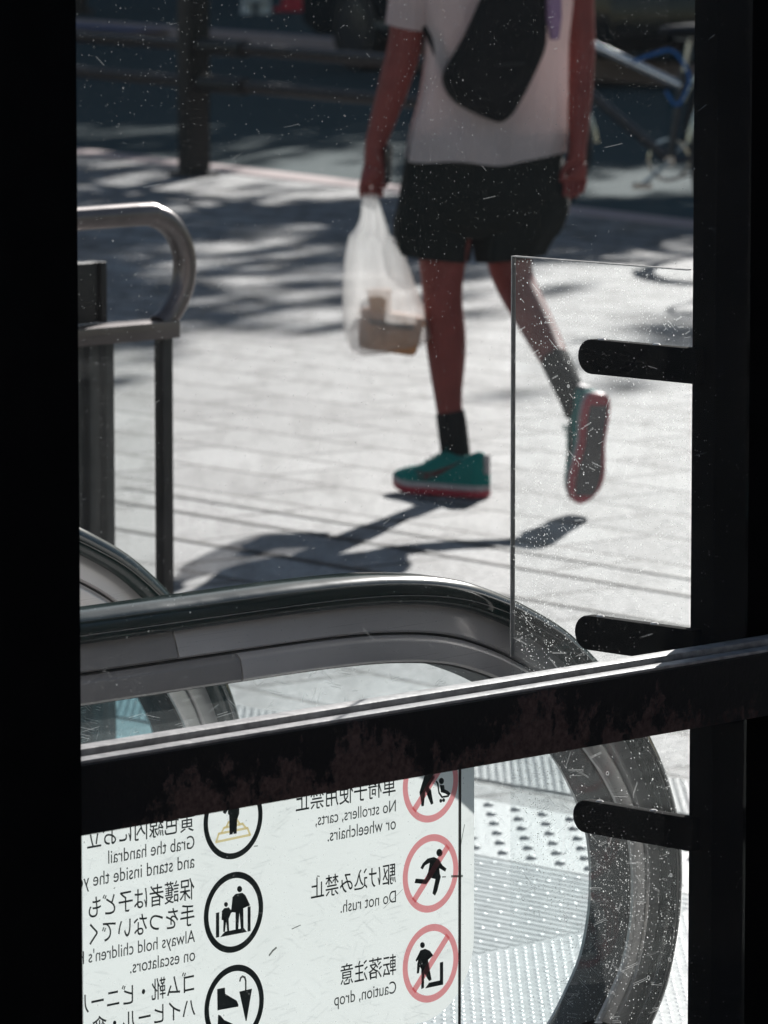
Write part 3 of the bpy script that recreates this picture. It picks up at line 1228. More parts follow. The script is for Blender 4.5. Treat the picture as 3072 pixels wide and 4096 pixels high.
for k, du in enumerate((-9, -3, 3.5, 9.5)):
    dl = (.0, .002, .001, -.003)[k]
    chain(lp2, [at(371 + du, 184 + dl * 390, PY - .055 + k * .006), at(370.5 + du, 192.5, PY - .050 + k * .006), at(371.5 + du, 196, PY - .028 + k * .006), at(372 + du, 189, PY - .014 + k * .006)], .0092)
chain(lp, [at(382, 171, PY - .05), at(386, 180, PY - .052), at(384, 188, PY - .05)], .0095)
# right hand, hanging relaxed
rp_ = nd(at(577, 157, PY + .025), (.028, .017), rw)
rp2 = nd(at(575.5, 171, PY + .02), (.034, .017), rp_)
for k, (du, ln_) in enumerate(((-9, 24), (-3, 27), (3.5, 25.5), (9.5, 20))):
    chain(rp2, [at(575 + du, 177 + ln_ * .15, PY + .01 + k * .007), at(574 + du * .95, 177 + ln_ * .5, PY + .0 + k * .007), at(572.5 + du * .9, 177 + ln_ * .82, PY - .008 + k * .007)], .0090)
chain(rp_, [at(567, 165, PY + .01), at(562.5, 174, PY + .0), at(561, 183, PY - .006)], .0095)
body = skin_mesh('body', N, Ed, M['skin'], person, 2, pel)

# face and hair (out of frame, but there)
hc = at(492, -146, PY + .02)
FW = Vector((-.55, .835, 0))                   # the way the head looks
LT = Vector((.835, .55, 0))
m = MB()
rings = []
for i in range(9):
    th = math.pi * .62 * i / 8
    z = math.cos(th) * .108
    rr = math.sin(th) * .094 + .002
    rings.append([hc + Vector((0, 0, .018 + z)) + LT * (math.cos(2 * math.pi * k_ / 20) * rr * .92) + FW * (math.sin(2 * math.pi * k_ / 20) * rr - .014 - .012 * (i / 8)) for k_ in range(20)])
m.loft(rings)
m.build('hair', M['hair'], person, angle=70)
m = MB()
m.loft([[hc + FW * (.088 + d) + Vector((0, 0, dz)) + LT * (w * x) + Vector((0, 0, h_ * y)) for x, y in ((-1, -1), (1, -1), (.4, 1), (-.4, 1))] for d, dz, w, h_ in ((-.012, -.012, .016, .026), (.018, -.022, .010, .010))])
m.build('nose', M['skin'], person)
for sgn in (-1, 1):
    m = MB()
    m.loft([[hc + LT * (sgn * (.078 + d)) + FW * (-.005 + .018 * s_ * math.cos(q)) + Vector((0, 0, -.01 + .03 * s_ * math.sin(q))) for q in [2 * math.pi * k_ / 12 for k_ in range(12)]] for d, s_ in ((-.006, .7), (.006, 1), (.014, .8))])
    m.build('ear', M['skin'], person)
    m = MB()
    m.loft([[hc + FW * (.079 + d) + LT * (sgn * .032 + .012 * s_ * math.cos(q)) + Vector((0, 0, .006 + .006 * s_ * math.sin(q))) for q in [2 * math.pi * k_ / 10 for k_ in range(10)]] for d, s_ in ((-.008, .9), (.004, 1), (.007, .5))])
    m.build('eye', M['hair'], person)
m = MB()
m.loft([[hc + FW * (.078 + d) + LT * (.024 * s_ * math.cos(q)) + Vector((0, 0, -.058 + .007 * s_ * math.sin(q))) for q in [2 * math.pi * k_ / 12 for k_ in range(12)]] for d, s_ in ((-.01, .9), (.006, 1), (.010, .6))])
m.build('mouth', M['skin'], person)


# shirt: rings from hem to collar; u-left, u-right, hem sag
def cloth_ring(v, uL, uR, dep, Y=PY, n=40, fold=.0, seed=0., hem=None, tilt=.34):
    out = []
    c = (uL + uR) / 2
    hw = (uR - uL) / 2 / FPX * Y
    for k_ in range(n):
        q = 2 * math.pi * k_ / n
        cs, sn = math.cos(q), math.sin(q)
        r_ = (abs(cs) ** 2.6 + abs(sn) ** 2.6) ** (-1 / 2.6)
        f_ = 1 + 1.25 * fold * (math.sin(q * 7 + seed) + .6 * math.sin(q * 11 - 1.7 * seed) + .5 * math.sin(q * 4 + 2.1 * seed))
        x = cs * r_ * hw * f_
        y = sn * r_ * dep * f_
        p = at(c, v + (hem(cs, sn) if hem else 0), Y)
        out.append(p + Vector((x, x * tilt + y, 0)))
    return out


hemf = lambda cs, sn: 4 - 7 * abs(cs) ** 3 + 2.5 * math.sin(cs * 6 + .5)
SHIRT = [(156, 405, 564, .155, .030), (140, 408, 565.5, .150, .026), (122, 412, 566.5, .142, .022), (100, 418, 567, .135, .018), (75, 422, 567.5, .128, .014), (48, 425, 568, .128, .011),
         (20, 424, 571, .130, .009), (-10, 420, 575, .130, .007), (-35, 424, 574, .118, .004), (-55, 438, 560, .095, .002), (-70, 463, 528, .068, .0), (-78, 470, 522, .062, .0)]
rings = []
raw = [(float(v), float(a), float(b), d, f) for v, a, b, d, f in SHIRT]
fine = catmull(raw, 4)
for i, (v, uL, uR, d, f) in enumerate(fine):
    rings.append(cloth_ring(v, uL, uR, d, fold=f, seed=1.0 + .035 * i, hem=hemf if i < 3 else None))
m = MB()
m.loft(rings, cap=False)
sh_ = m.build('shirt', M['shirt'], person, angle=180, clean=True)
for nm, pts, rad in (('sleeve', [at(440, -46, PY - .05), at(424, -40, PY - .06), at(414, -5, PY - .06), at(408, 27, PY - .055)], [.072, .072, .063, .058]),
                     ('sleeve', [at(560, -46, PY + .05), at(573, -40, PY + .06), at(578, -20, PY + .08), at(580, -4, PY + .08)], [.072, .068, .056, .050])):
    m = MB()
    m.tube(catmull([tuple(p) for p in pts], 4), [catmull([(r_,) for r_ in rad], 4)[i][0] for i in range(13)], 18, cap=False)
    m.build(nm, M['shirt'], sh_, angle=180)

# shorts
m = MB()
SH = [(128, 412, 560, .125, .004), (150, 407, 562, .138, .008), (175, 403, 565, .145, .012), (200, 399, 569, .145, .012), (222, 404, 562, .125, .012), (236, 425, 540, .09, .0)]
m.loft([cloth_ring(*r_[:4], fold=r_[4], seed=.4 + .05 * i) for i, r_ in enumerate(catmull([tuple(map(float, x)) for x in SH], 3))])
LLEG = [(180, 404, 482, .115, .01), (205, 397, 478, .125, .02), (228, 393, 474, .125, .03), (248, 396, 470, .12, .035), (258, 400, 469, .118, .035)]
RLEG = [(180, 480, 565, .115, .01), (205, 476, 570, .125, .02), (226, 474, 564, .12, .03), (246, 474, 551, .115, .03), (257, 476, 545, .112, .03)]
for LG, Yc, hs in ((LLEG, PY - .04, -1), (RLEG, PY + .04, 1)):
    hl = (lambda cs, sn: 5 * cs - 1) if hs < 0 else (lambda cs, sn: -3 * cs + .5)
    m.loft([cloth_ring(*r_[:4], Y=Yc, fold=r_[4], seed=2 + hs + .06 * i, hem=hl if i > 7 else None) for i, r_ in enumerate(catmull([tuple(map(float, x)) for x in LG], 3))], cap=False)
m.build('shorts', M['shorts'], person, angle=180)

# socks
for pts, rad in (([at(450, 412, PY - .02), at(452, 425, PY - .02), at(455, 450, PY - .01), at(456, 470, PY - .01)], [.0375, .0385, .0385, .041]),
                 ([at(556, 361, PY - .225), at(563, 376, PY - .285), at(572, 395, PY - .345), at(579, 412, PY - .37)], [.0385, .0375, .036, .037])):
    m = MB()
    m.tube(catmull([tuple(p) for p in pts], 4), [x[0] for x in catmull([(r_,) for r_ in rad], 4)], 18, cap=False)
    m.build('sock', M['sock'], person, angle=180)


def shoe(origin, fwd, up, side):
    """running shoe; origin at the heel on the ground side, side = +1 / -1 mirrors it"""
    fwd = fwd.normalized()
    lat = up.cross(fwd).normalized() * side
    up = fwd.cross(lat * side).normalized()
    T = lambda x, y, z: origin + fwd * x + lat * y + up * (z * 1.22)
    # outline half widths (inner, outer) along the length
    OUT = [(-.004, .014, .014), (.004, .026, .026), (.025, .034, .035), (.07, .036, .037), (.12, .031, .036), (.16, .036, .042), (.20, .043, .048), (.235, .042, .045), (.26, .032, .034), (.276, .019, .020), (.284, .006, .006)]
    OUT = catmull(OUT, 3)
    toe = lambda x: .0 + max(0, (x - .2)) ** 2 * 2.2

    def layer(z0, z1, g0, g1, mat, name, parent):
        m = MB()
        bot = [T(x, -wi * g0, z0 + toe(x)) for x, wi, wo in OUT] + [T(x, wo * g0, z0 + toe(x)) for x, wi, wo in reversed(OUT)]
        top = [T(x, -wi * g1, z1 + toe(x)) for x, wi, wo in OUT] + [T(x, wo * g1, z1 + toe(x)) for x, wi, wo in reversed(OUT)]
        m.loft([bot, top])
        return m.build(name, mat, parent, angle=50, bevel=.0)
    # upper
    TOPZ = [(-.002, .078), (.006, .094), (.025, .098), (.055, .088), (.085, .086), (.105, .098), (.125, .094), (.16, .077), (.20, .062), (.235, .055), (.26, .047), (.276, .040), (.284, .030)]
    TOPZ = catmull(TOPZ, 3)

    def topz(x):
        for (x0, z0), (x1, z1) in zip(TOPZ, TOPZ[1:]):
            if x0 <= x <= x1:
                return z0 + (z1 - z0) * (x - x0) / max(1e-6, x1 - x0)
        return TOPZ[-1][1]
    m = MB()
    rings = []
    for x, wi, wo in OUT:
        zt_, zb_ = topz(x) + toe(x) * .3, .026 + toe(x)
        rg = []
        for k_ in range(15):
            q = math.pi * k_ / 14
            cs = math.cos(q)
            w = wo if cs > 0 else wi
            sw = math.copysign(abs(cs) ** .62, cs)
            narrow = 1 - .34 * (math.sin(q) ** 2) * (1 if x < .14 else .55)
            rg.append(T(x, sw * w * narrow, zb_ + (zt_ - zb_) * math.sin(q) ** .8))
        rings.append(rg)
    m.loft(rings)
    up_ = m.build('shoe', M['shoe'], person, angle=60)
    layer(.016, .028, 1.05, 1.02, M['mid'], 'midsole', up_)
    s_ = layer(.003, .017, 1.0, 1.07, M['sole'], 'outsole', up_)
    for xa, xb in ((.02, .262),):
        m = MB()
        sel = [q for q in OUT if xa <= q[0] <= xb]
        bot = [T(x, -wi * .72, .0005 + toe(x)) for x, wi, wo in sel] + [T(x, wo * .72, .0005 + toe(x)) for x, wi, wo in reversed(sel)]
        top = [T(x, -wi * .78, .0035 + toe(x)) for x, wi, wo in sel] + [T(x, wo * .78, .0035 + toe(x)) for x, wi, wo in reversed(sel)]
        m.loft([bot, top])
        m.build('tread', M['tread'], up_, angle=50)
    # curved side mark, both sides
    m = MB()
    for sd in (-1, 1):
        crv = catmull([(.190, .052, .0045), (.175, .043, .008), (.150, .043, .0075), (.120, .052, .0055), (.085, .066, .003), (.060, .077, .001)], 5)
        tp, bt, tp2, bt2 = [], [], [], []
        for x, z, h_ in crv:
            w = 0
            for (x0, wi0, wo0), (x1, wi1, wo1) in zip(OUT, OUT[1:]):
                if x0 <= x <= x1:
                    w = wi0 if sd < 0 else wo0
            def surf(zz):
                zt_, zb_ = topz(x), .026
                qn = max(0, min(1, (zz - zb_) / (zt_ - zb_)))
                sq = math.asin(qn ** (1 / .8))
                return math.cos(sq) ** .62 * w * (1 - .34 * (math.sin(sq) ** 2) * (1 if x < .14 else .55))
            tp.append(T(x, sd * (surf(z + h_) + .0015), z + h_))
            bt.append(T(x, sd * (surf(z - h_) + .0015), z - h_))
        n_ = len(tp)
        m.add(tp + bt, [(i, i + 1, n_ + i + 1, n_ + i) for i in range(n_ - 1)])
    m.build('side_mark', M['mark'], up_)
    # laces and heel tab
    m = MB()
    for i in range(5):
        x = .115 + i * .016
        z = topz(x) + .002
        m.tube([T(x, -.017, z - .006), T(x + .004, 0, z + .001), T(x, .017, z - .006)], .0022, 6)
    m.tube([T(.108, .0, topz(.108) + .002), T(.112, .014, topz(.112) + .008), T(.105, .022, topz(.105) - .002), T(.118, .024, topz(.118) - .012)], .0018, 6)
    m.tube([T(.108, .0, topz(.108) + .002), T(.112, -.014, topz(.112) + .008), T(.105, -.022, topz(.105) - .002), T(.118, -.024, topz(.118) - .012)], .0018, 6)
    m.build('lace', M['shoe'], up_)
    m = MB()
    m.box(T(-.004, 0, .072), .006, .022, .05, (fwd, lat, up))
    m.build('heel_tab', M['mid'], up_, bevel=.002)
    return up_


hdg = Vector((-.82, .57, 0))
mid_ = gnd(440, 494.5)
shoe(mid_ - hdg * .142, hdg, UP, 1)
heel = at(601, 396, PY - .44)
shoe(heel, Vector((-.13, .10, -.985)), Vector((-.50, .85, .15)), -1)

# sling bag worn across the back
sling = thing('sling_bag', 'black pointed sling bag worn across the back of the white shirt', 'bag', at(500, 60, PY - .16))


def p15(x, y, Y):
    return at((1350 + x / 1.508) / 4, (y / 1.508) / 4, Y)


outl = catmull([(1262, 250), (1238, 340), (1150, 530), (1080, 655), (1040, 705), (985, 738), (930, 725), (850, 695), (740, 640), (668, 575), (632, 490), (640, 430), (690, 335), (740, 250), (800, 130), (870, -30), (960, -210), (1060, -330), (1180, -330), (1255, -220), (1262, -20)], 3)
outl = [(x, y) for x, y in outl]


def sling_ring(scale, Y):
    cx, cy = 960, 200
    return [p15(cx + (x - cx) * scale, cy + (y - cy) * scale, Y + (x - cx) * .00006) for x, y in outl]


m = MB()
m.loft([sling_ring(.97, PY - .115), sling_ring(1.0, PY - .14), sling_ring(.99, PY - .17), sling_ring(.93, PY - .195), sling_ring(.7, PY - .207)])
bg = m.build('pouch', M['slingm'], sling, angle=60)
m = MB()
m.tube([p15(640 + i * 34, 330 - i * 2 + 90 * 0, PY - .199) for i in range(0)] or [p15(700, 430, PY - .198), p15(900, 400, PY - .207), p15(1130, 380, PY - .2)], .003, 6)
m.build('zip', M['groove'], bg)
m = MB()
st = catmull([tuple(p15(x, y, Y)) for x, y, Y in ((655, 430, PY - .13), (625, 330, PY - .135), (585, 235, PY - .13), (552, 165, PY - .11), (520, 110, PY - .05), (500, 60, PY + .05))], 4)
for p0, p1 in zip(st, st[1:]):
    p0, p1 = Vector(p0), Vector(p1)
    d = (p1 - p0).normalized()
    s_ = d.cross(Vector((0, 1, 0))).normalized()
    m.box((p0 + p1) / 2, (p1 - p0).length * 1.15, .004, .036, (d, d.cross(s_).normalized(), s_))
m.build('strap', M['slingm'], sling)
m = MB()
m.tube([p15(1285, -250, PY - .135), p15(1300, -60, PY - .15), p15(1305, 110, PY - .152), p15(1308, 235, PY - .145)], [.018, .021, .021, .012], 10)
m.build('side_strip', M['purple'], sling)  # plain purple strip down the right side of the pouch

# plastic carrier bag with food, hanging from the left hand
def pb(x, y, Y):
    return at((1300 + x / 2.765) / 4, (700 + y / 2.765) / 4, Y)


carrier = thing('carrier_bag', 'thin white plastic carrier bag with brown takeaway food hanging from the left hand', 'bag', pb(600, 250, PY - .04))
BY = PY - .045
BR = [(205, 430, 560, .012), (260, 408, 592, .018), (350, 400, 618, .022), (480, 385, 660, .03), (600, 330, 700, .04), (670, 268, 725, .048), (760, 245, 850, .055), (900, 218, 895, .062), (1050, 206, 940, .068), (1250, 194, 1005, .075),
      (1450, 192, 1085, .078), (1600, 196, 1130, .078), (1750, 225, 1160, .074), (1850, 262, 1160, .066), (1930, 310, 1000, .05), (1980, 400, 720, .022)]
fine = catmull([tuple(map(float, x)) for x in BR], 4)
rings = []
for i, (y, xl, xr, d) in enumerate(fine):
    rg = []
    cx, hw = (xl + xr) / 2, (xr - xl) / 2
    f_ = .16 * max(0, 1 - i / 36) + .035
    for k_ in range(44):
        q = 2 * math.pi * k_ / 44
        cs, sn = math.cos(q), math.sin(q)
        r_ = (abs(cs) ** 3 + abs(sn) ** 3) ** (-1 / 3)
        fo = 1 + f_ * (math.sin(9 * q + 1 + .02 * i) + .7 * math.sin(15 * q + 2)) * abs(sn) ** .5
        yy = y + (-.075 * (cs * hw)) * (1 if y > 1500 else 0) * min(1, (y - 1500) / 350)
        p = pb(cx + cs * r_ * hw, yy, BY)
        rg.append(p + Vector((0, sn * r_ * d * fo, 0)))
    rings.append(rg)
m = MB()
m.loft(rings, cap=False)
m.add(rings[-1], [tuple(range(44))])
bg = m.build('bag_film', M['bag'], carrier, angle=180)
m = MB()
ear = catmull([tuple(pb(x, y, BY - .02)) for x, y in ((800, 800), (860, 745), (890, 690), (880, 640), (845, 615))], 4)
m.tube(ear, [.024 - .0012 * i for i in range(len(ear))], 10)
m.build('loose_handle', M['bag'], bg)
box_ = thing('takeaway_box', 'brown takeaway box at the bottom of the white carrier bag', 'food box', pb(720, 1900, BY))
c = pb(715, 1735, BY)
tl_ = Matrix.Rotation(R(9), 3, 'Y')
ax = (tl_ @ Vector((1, 0, 0)), Vector((0, 1, 0)), tl_ @ UP)
m = MB()
vs = []
m.loft([[c + ax[0] * (sx * w) + ax[1] * (sy * .05) + ax[2] * h_ for sx, sy in ((-1, -1), (1, -1), (1, 1), (-1, 1))] for w, h_ in ((.075, -.05), (.083, .028), (.086, .032))])
m.build('tray', M['brown'], box_, bevel=.016)
m = MB()
m.loft([[c + ax[0] * (sx * w) + ax[1] * (sy * d) + ax[2] * h_ for sx, sy in ((-1, -1), (1, -1), (1, 1), (-1, 1))] for w, d, h_ in ((.087, .053, .033), (.087, .053, .040), (.07, .04, .052))])
m.build('lid', M['brown'], box_, bevel=.008)
cup = thing('takeaway_cup', 'small orange drink cup standing on the food box in the carrier bag', 'cup', pb(600, 1560, BY - .01))
c0, c1 = pb(615, 1545, BY - .02), pb(600, 1290, BY - .02)
m = MB()
m.tube([c0, c0 + (c1 - c0) * .8, c0 + (c1 - c0) * .98], [.026, .031, .032], 18)
m.build('cup_body', M['amber'], cup)
m = MB()
m.tube([c0 + (c1 - c0) * .98, c0 + (c1 - c0) * 1.06, c0 + (c1 - c0) * 1.1], [.034, .034, .028], 18)
m.build('lid', M['brown'], cup)

ph = thing('smartphone', 'dark smartphone held in the left hand above the carrier bag', 'phone', at(389, 165, PY - .05))
m = MB()
d_ = (at(390, 146, PY - .05) - at(388, 182, PY - .05)).normalized()
m.box(at(388.5, 164, PY - .045), .017, .075, .098, (Vector((1, 0, 0)), Vector((0, 1, 0)), d_))
m.build('case', M['phone'], ph, bevel=.004)

# ------------------------------------------------------------------ street pole, guard rail
PB = gnd(194, 176)
pole = thing('street_pole', 'thick dark square street pole at the plaza edge, behind the railing', 'pole', PB)
m = MB()
m.box(PB + Vector((0, 0, 2.6)), 1.2e-1, .12, 5.2, (KD, KN, UP))
m.build('shaft', M['pole'], pole, bevel=.012)
m = MB()
m.box(PB + Vector((0, 0, .012)), .18, .18, .024, (KD, KN, UP))
m.build('base_plate', M['pole'], pole, bevel=.006)
m = MB()
m.tube([PB + Vector((0, 0, 5.2)), PB + Vector((-.2, .2, 5.5)), PB + Vector((-.9, .6, 5.6))], .05, 10)
m.build('arm', M['pole'], pole)
fence = thing('guard_rail', 'low dark two-rail pipe fence along the kerb beside the street pole', 'fence', PB)
zu, zl = at(194, 45, PB.y).z, at(194, 82, PB.y).z
for z in (zu, zl):
    for s0, s1 in ((-6, -.10), (.10, 2.25)):
        m = MB()
        m.tube([PB + KD * s0 + Vector((0, 0, z)), PB + KD * s1 + Vector((0, 0, z))], .030, 12)
        m.build('rail', M['railm'], fence)
    m = MB()
    m.tube([PB + KD * .09 + Vector((0, 0, z)), PB + KD * .52 + Vector((0, 0, z))], .043, 12)
    m.build('sleeve', M['pole'], fence)
for s in (-2.2, -4.4, 2.25):
    m = MB()
    m.tube([PB + KD * s + Vector((0, 0, 0)), PB + KD * s + Vector((0, 0, zu + .05))], .03, 12)
    m.build('post', M['railm'], fence)

# ------------------------------------------------------------------ bicycles
def bicycle(origin, yaw, label, dark, group):
    """city bicycle; origin on the ground under the bottom bracket, +x forward"""
    th = thing('bicycle', label, 'bicycle', origin, group)
    Rz = Matrix.Rotation(yaw, 3, 'Z')
    T = lambda x, y, z: origin + Rz @ Vector((x, y, z))
    wr = .325
    for nm, wx in (('wheel', .67), ('wheel', -.44)):
        m = MB()
        pts = [T(wx + math.cos(2 * math.pi * k / 40) * wr, 0, wr + .004 + math.sin(2 * math.pi * k / 40) * wr) for k in range(40)]
        m.tube(pts, .019, 8, closed=True)
        w = m.build(nm, M['rubber'], th)
        m = MB()
        m.tube([T(wx + math.cos(2 * math.pi * k / 40) * (wr - .026), 0, wr + .004 + math.sin(2 * math.pi * k / 40) * (wr - .026)) for k in range(40)], .009, 6, closed=True)
        m.build('rim', M['chrome'], w)
        m = MB()
        for k in range(24):
            q = 2 * math.pi * k / 24
            m.tube([T(wx, .02 * (-1) ** k, wr + .004), T(wx + math.cos(q) * (wr - .03), 0, wr + .004 + math.sin(q) * (wr - .03))], .0013, 4)
        m.build('spoke', M['chrome'], w)['kind'] = 'stuff'
        m = MB()
        m.tube([T(wx, -.05, wr + .004), T(wx, .05, wr + .004)], .02, 10)
        m.build('hub', M['chrome'], w)
        m = MB()
        a0, a1 = (20, 175) if wx > 0 else (5, 170)
        m.tube([T(wx + math.cos(R(a0 + (a1 - a0) * k / 20)) * (wr + .035), 0, wr + .004 + math.sin(R(a0 + (a1 - a0) * k / 20)) * (wr + .035)) for k in range(21)], .014, 8)
        m.build('mudguard', M['chrome'], th)
    FM = M['bikedark'] if dark else M['bikeframe']
    bb, st, hd, hb = (0, 0, .285), (-.06, 0, .66), (.49, 0, .86), (.525, 0, .70)
    for nm, p, q, r, mt in (('seat_tube', bb, st, .018, M['bikedark']), ('top_tube', (-.045, 0, .60), (.495, 0, .85), .019, FM), ('down_tube', bb, (.52, 0, .72), .022, M['bikedark']),
                            ('head_tube', hb, hd, .021, M['bikedark']), ('seat_post', st, (-.085, 0, .80), .0135, M['chrome'])):
        m = MB()
        m.tube([T(*p), T(*q)], r, 12)
        m.build(nm, mt, th)
    m = MB()
    for y in (-.055, .055):
        m.tube([T(0, y * .5, .285), T(-.44, y, .33)], .010, 8)
        m.tube([T(-.06, y * .4, .63), T(-.44, y, .33)], .008, 8)
    m.build('stay', M['bikedark'], th)
    m = MB()
    for y in (-.055, .055):
        m.tube([T(.525, y * .8, .69), T(.575, y, .50), T(.67, y, .33)], .011, 8)
    m.build('fork', M['chrome'], th)
    m = MB()
    m.tube([T(*hd), T(.46, 0, 1.0)], .013, 10)
    m.tube(catmull([tuple(T(*p)) for p in ((.22, -.28, 1.03), (.34, -.26, 1.06), (.45, -.12, 1.04), (.46, 0, 1.0), (.45, .12, 1.04), (.34, .26, 1.06), (.22, .28, 1.03))], 4), .011, 10)
    hbr = m.build('handlebar', M['chrome'], th)
    for y in (-.28, .28):
        m = MB()
        m.tube([T(.30, y * .97, 1.05), T(.19, y, 1.022)], .016, 10)
        m.build('grip', M['rubber'], hbr)
    m = MB()
    rg = []
    for x, w, z0, z1 in ((-.23, .085, .80, .86), (-.17, .10, .80, .865), (-.08, .07, .81, .86), (.02, .028, .815, .85), (.045, .018, .82, .845)):
        rg.append([T(x, w * math.cos(2 * math.pi * k / 14), (z0 + z1) / 2 + (z1 - z0) / 2 * math.sin(2 * math.pi * k / 14)) for k in range(14)])
    m.loft(rg)
    sd_ = m.build('saddle', M['rubber'], th)
    m = MB()
    for y in (-.03, .03):
        m.tube([T(-.19, y, .795), T(-.1, y, .785), T(-.02, y, .80)], .006, 6)
    m.build('saddle_rail', M['chrome'], sd_)
    m = MB()
    m.tube([T(0, -.06, .285), T(0, .06, .285)], .022, 12)
    m.tube([T(math.cos(2 * math.pi * k / 28) * .085, -.05, .285 + math.sin(2 * math.pi * k / 28) * .085) for k in range(28)], .008, 6, closed=True)
    for sg in (-1, 1):
        m.tube([T(0, sg * .07, .285), T(sg * .12, sg * .075, .285 - sg * .10)], .009, 8)
        m.box(T(sg * .12, sg * .12, .285 - sg * .10), .08, .07, .022, (Rz @ Vector((1, 0, 0)), Rz @ Vector((0, 1, 0)), UP))
    m.build('crankset', M['chrome'], th)
    m = MB()
    m.tube([T(-.44, -.05, .355), T(0, -.05, .37)], .007, 6)
    m.tube([T(-.44, -.05, .30), T(0, -.05, .20)], .005, 6)
    m.build('chain_case', M['bikedark'], th)
    m = MB()
    m.tube(catmull([tuple(T(*p)) for p in ((.16, .03, .70), (.08, .03, .73), (.0, .035, .75), (-.05, .035, .70), (-.08, .035, .62), (-.03, .04, .52), (.02, .035, .58))], 5), .0065, 8)
    m.build('cable_lock', M['blue'], th)
    m = MB()
    m.tube([T(-.40, .05, .33), T(-.36, .16, .02)], .008, 8)
    m.build('kickstand', M['chrome'], th)
    m = MB()
    for x, y in ((-.55, 0), (-.45, .07), (-.45, -.07), (-.28, .05), (-.28, -.05)):
        pass
    for y in (-.07, 0, .07):
        m.tube([T(-.62, y, .76), T(-.24, y, .76)], .006, 6)
    m.tube([T(-.62, -.07, .76), T(-.62, .07, .76)], .006, 6)
    for y in (-.06, .06):
        m.tube([T(-.50, y, .76), T(-.44, y, .35)], .006, 6)
    m.build('rack', M['chrome'], th)
    return th


bk = gnd(669, 228)
bicycle(bk, R(180), 'silver bicycle with a blue cable lock parked behind the walking person', False, 'bicycles parked at the kerb')
bk2 = gnd(912, 262)
bicycle(bk2, R(180 - 35), 'dark bicycle nearer the plaza, mostly hidden behind the right black post', True, 'bicycles parked at the kerb')
bk3 = gnd(905, 206)
bicycle(bk3, R(180 - 15), 'farther bicycle standing just behind the silver one with the blue lock', True, 'bicycles parked at the kerb')

# ------------------------------------------------------------------ across the road: car, cone, barrier
def car(origin, yaw):
    th = thing('parked_car', 'black parked car on the far side of the road, only its lower body in view', 'car', origin)
    Rz = Matrix.Rotation(yaw, 3, 'Z')
    T = lambda x, y, z: origin + Rz @ Vector((x, y, z))
    prof = [(-2.1, .32), (-2.12, .62), (-2.05, .88), (-1.75, .95), (-1.35, 1.38), (-.9, 1.46), (.25, 1.44), (1.0, .98), (1.85, .82), (2.08, .66), (2.1, .34), (1.9, .24), (-1.9, .24)]
    m = MB()
    m.loft([[T(x, y * (1 if z < 1 else .9), z) for x, z in prof] for y in (-.82, -.80, .80, .82)])
    bd = m.build('body', M['carpaint'], th, bevel=.03)
    for sg in (-1, 1):
        m = MB()
        m.prism([T(x, sg * (.83 - .1 * (z - .98) / .46), z) for x, z in ((-1.45, 1.0), (-1.2, 1.36), (-.85, 1.40), (.2, 1.39), (.8, 1.0))], Rz @ Vector((0, sg * .004, 0)))
        m.build('side_window', M['carglass'], th)
    for x in (-1.3, 1.32):
        for sg in (-1, 1):
            m = MB()
            m.tube([T(x, sg * .64, .31), T(x, sg * .845, .31)], .31, 28)
            w = m.build('wheel', M['rubber'], th, bevel=.02)
            m = MB()
            m.tube([T(x, sg * .846, .31), T(x, sg * .852, .31)], [.20, .17], 20)
            m.build('rim', M['bikedark'], w)
    for sg in (-1, 1):
        m = MB()
        m.box(T(-2.1, sg * .62, .74), .06, .28, .13, (Rz @ Vector((1, 0, 0)), Rz @ Vector((0, 1, 0)), UP))
        m.build('tail_light', M['lamp'], th, bevel=.01)
        m = MB()
        m.box(T(2.0, sg * .6, .70), .1, .3, .12, (Rz @ Vector((1, 0, 0)), Rz @ Vector((0, 1, 0)), UP))
        m.build('headlight', M['chrome'], th, bevel=.01)
    m = MB()
    for sg in (-1, 1):
        m.box(T(0, sg * .835, .34), 2.0, .02, .05, (Rz @ Vector((1, 0, 0)), Rz @ Vector((0, 1, 0)), UP))
    m.build('sill_trim', M['chrome'], th, bevel=.004)
    return th


cp = gnd(470, 66, -.1) - KN * .25 + KD * 1.5
car(cp, math.atan2(KD.y, KD.x))
cn = thing('traffic_cone', 'red traffic cone standing across the road, cut by the top of the picture', 'cone', gnd(295.5, 11, .02))
c = gnd(295.5, 11, .02)
m = MB()
m.tube([c + Vector((0, 0, .03)), c + Vector((0, 0, .7))], [.13, .03], 20)
m.build('cone_body', M['cone'], cn)
m = MB()
m.box(c + Vector((0, 0, .015)), .38, .38, .03)
m.build('base', M['cone'], cn, bevel=.005)
c = gnd(256, 14, .02)
bar_ = thing('road_barrier', 'white plastic road barrier with two feet left of the red cone', 'barrier', c)
m = MB()
m.box(c + Vector((0, 0, .52)), .24, .30, .84)
m.build('panel', M['white'], bar_, bevel=.03)
for sx in (-.075, .075):
    m = MB()
    m.tube([c + Vector((sx, 0, 0)), c + Vector((sx, 0, .12))], [.06, .05], 14)
    m.build('foot', M['white'], bar_)

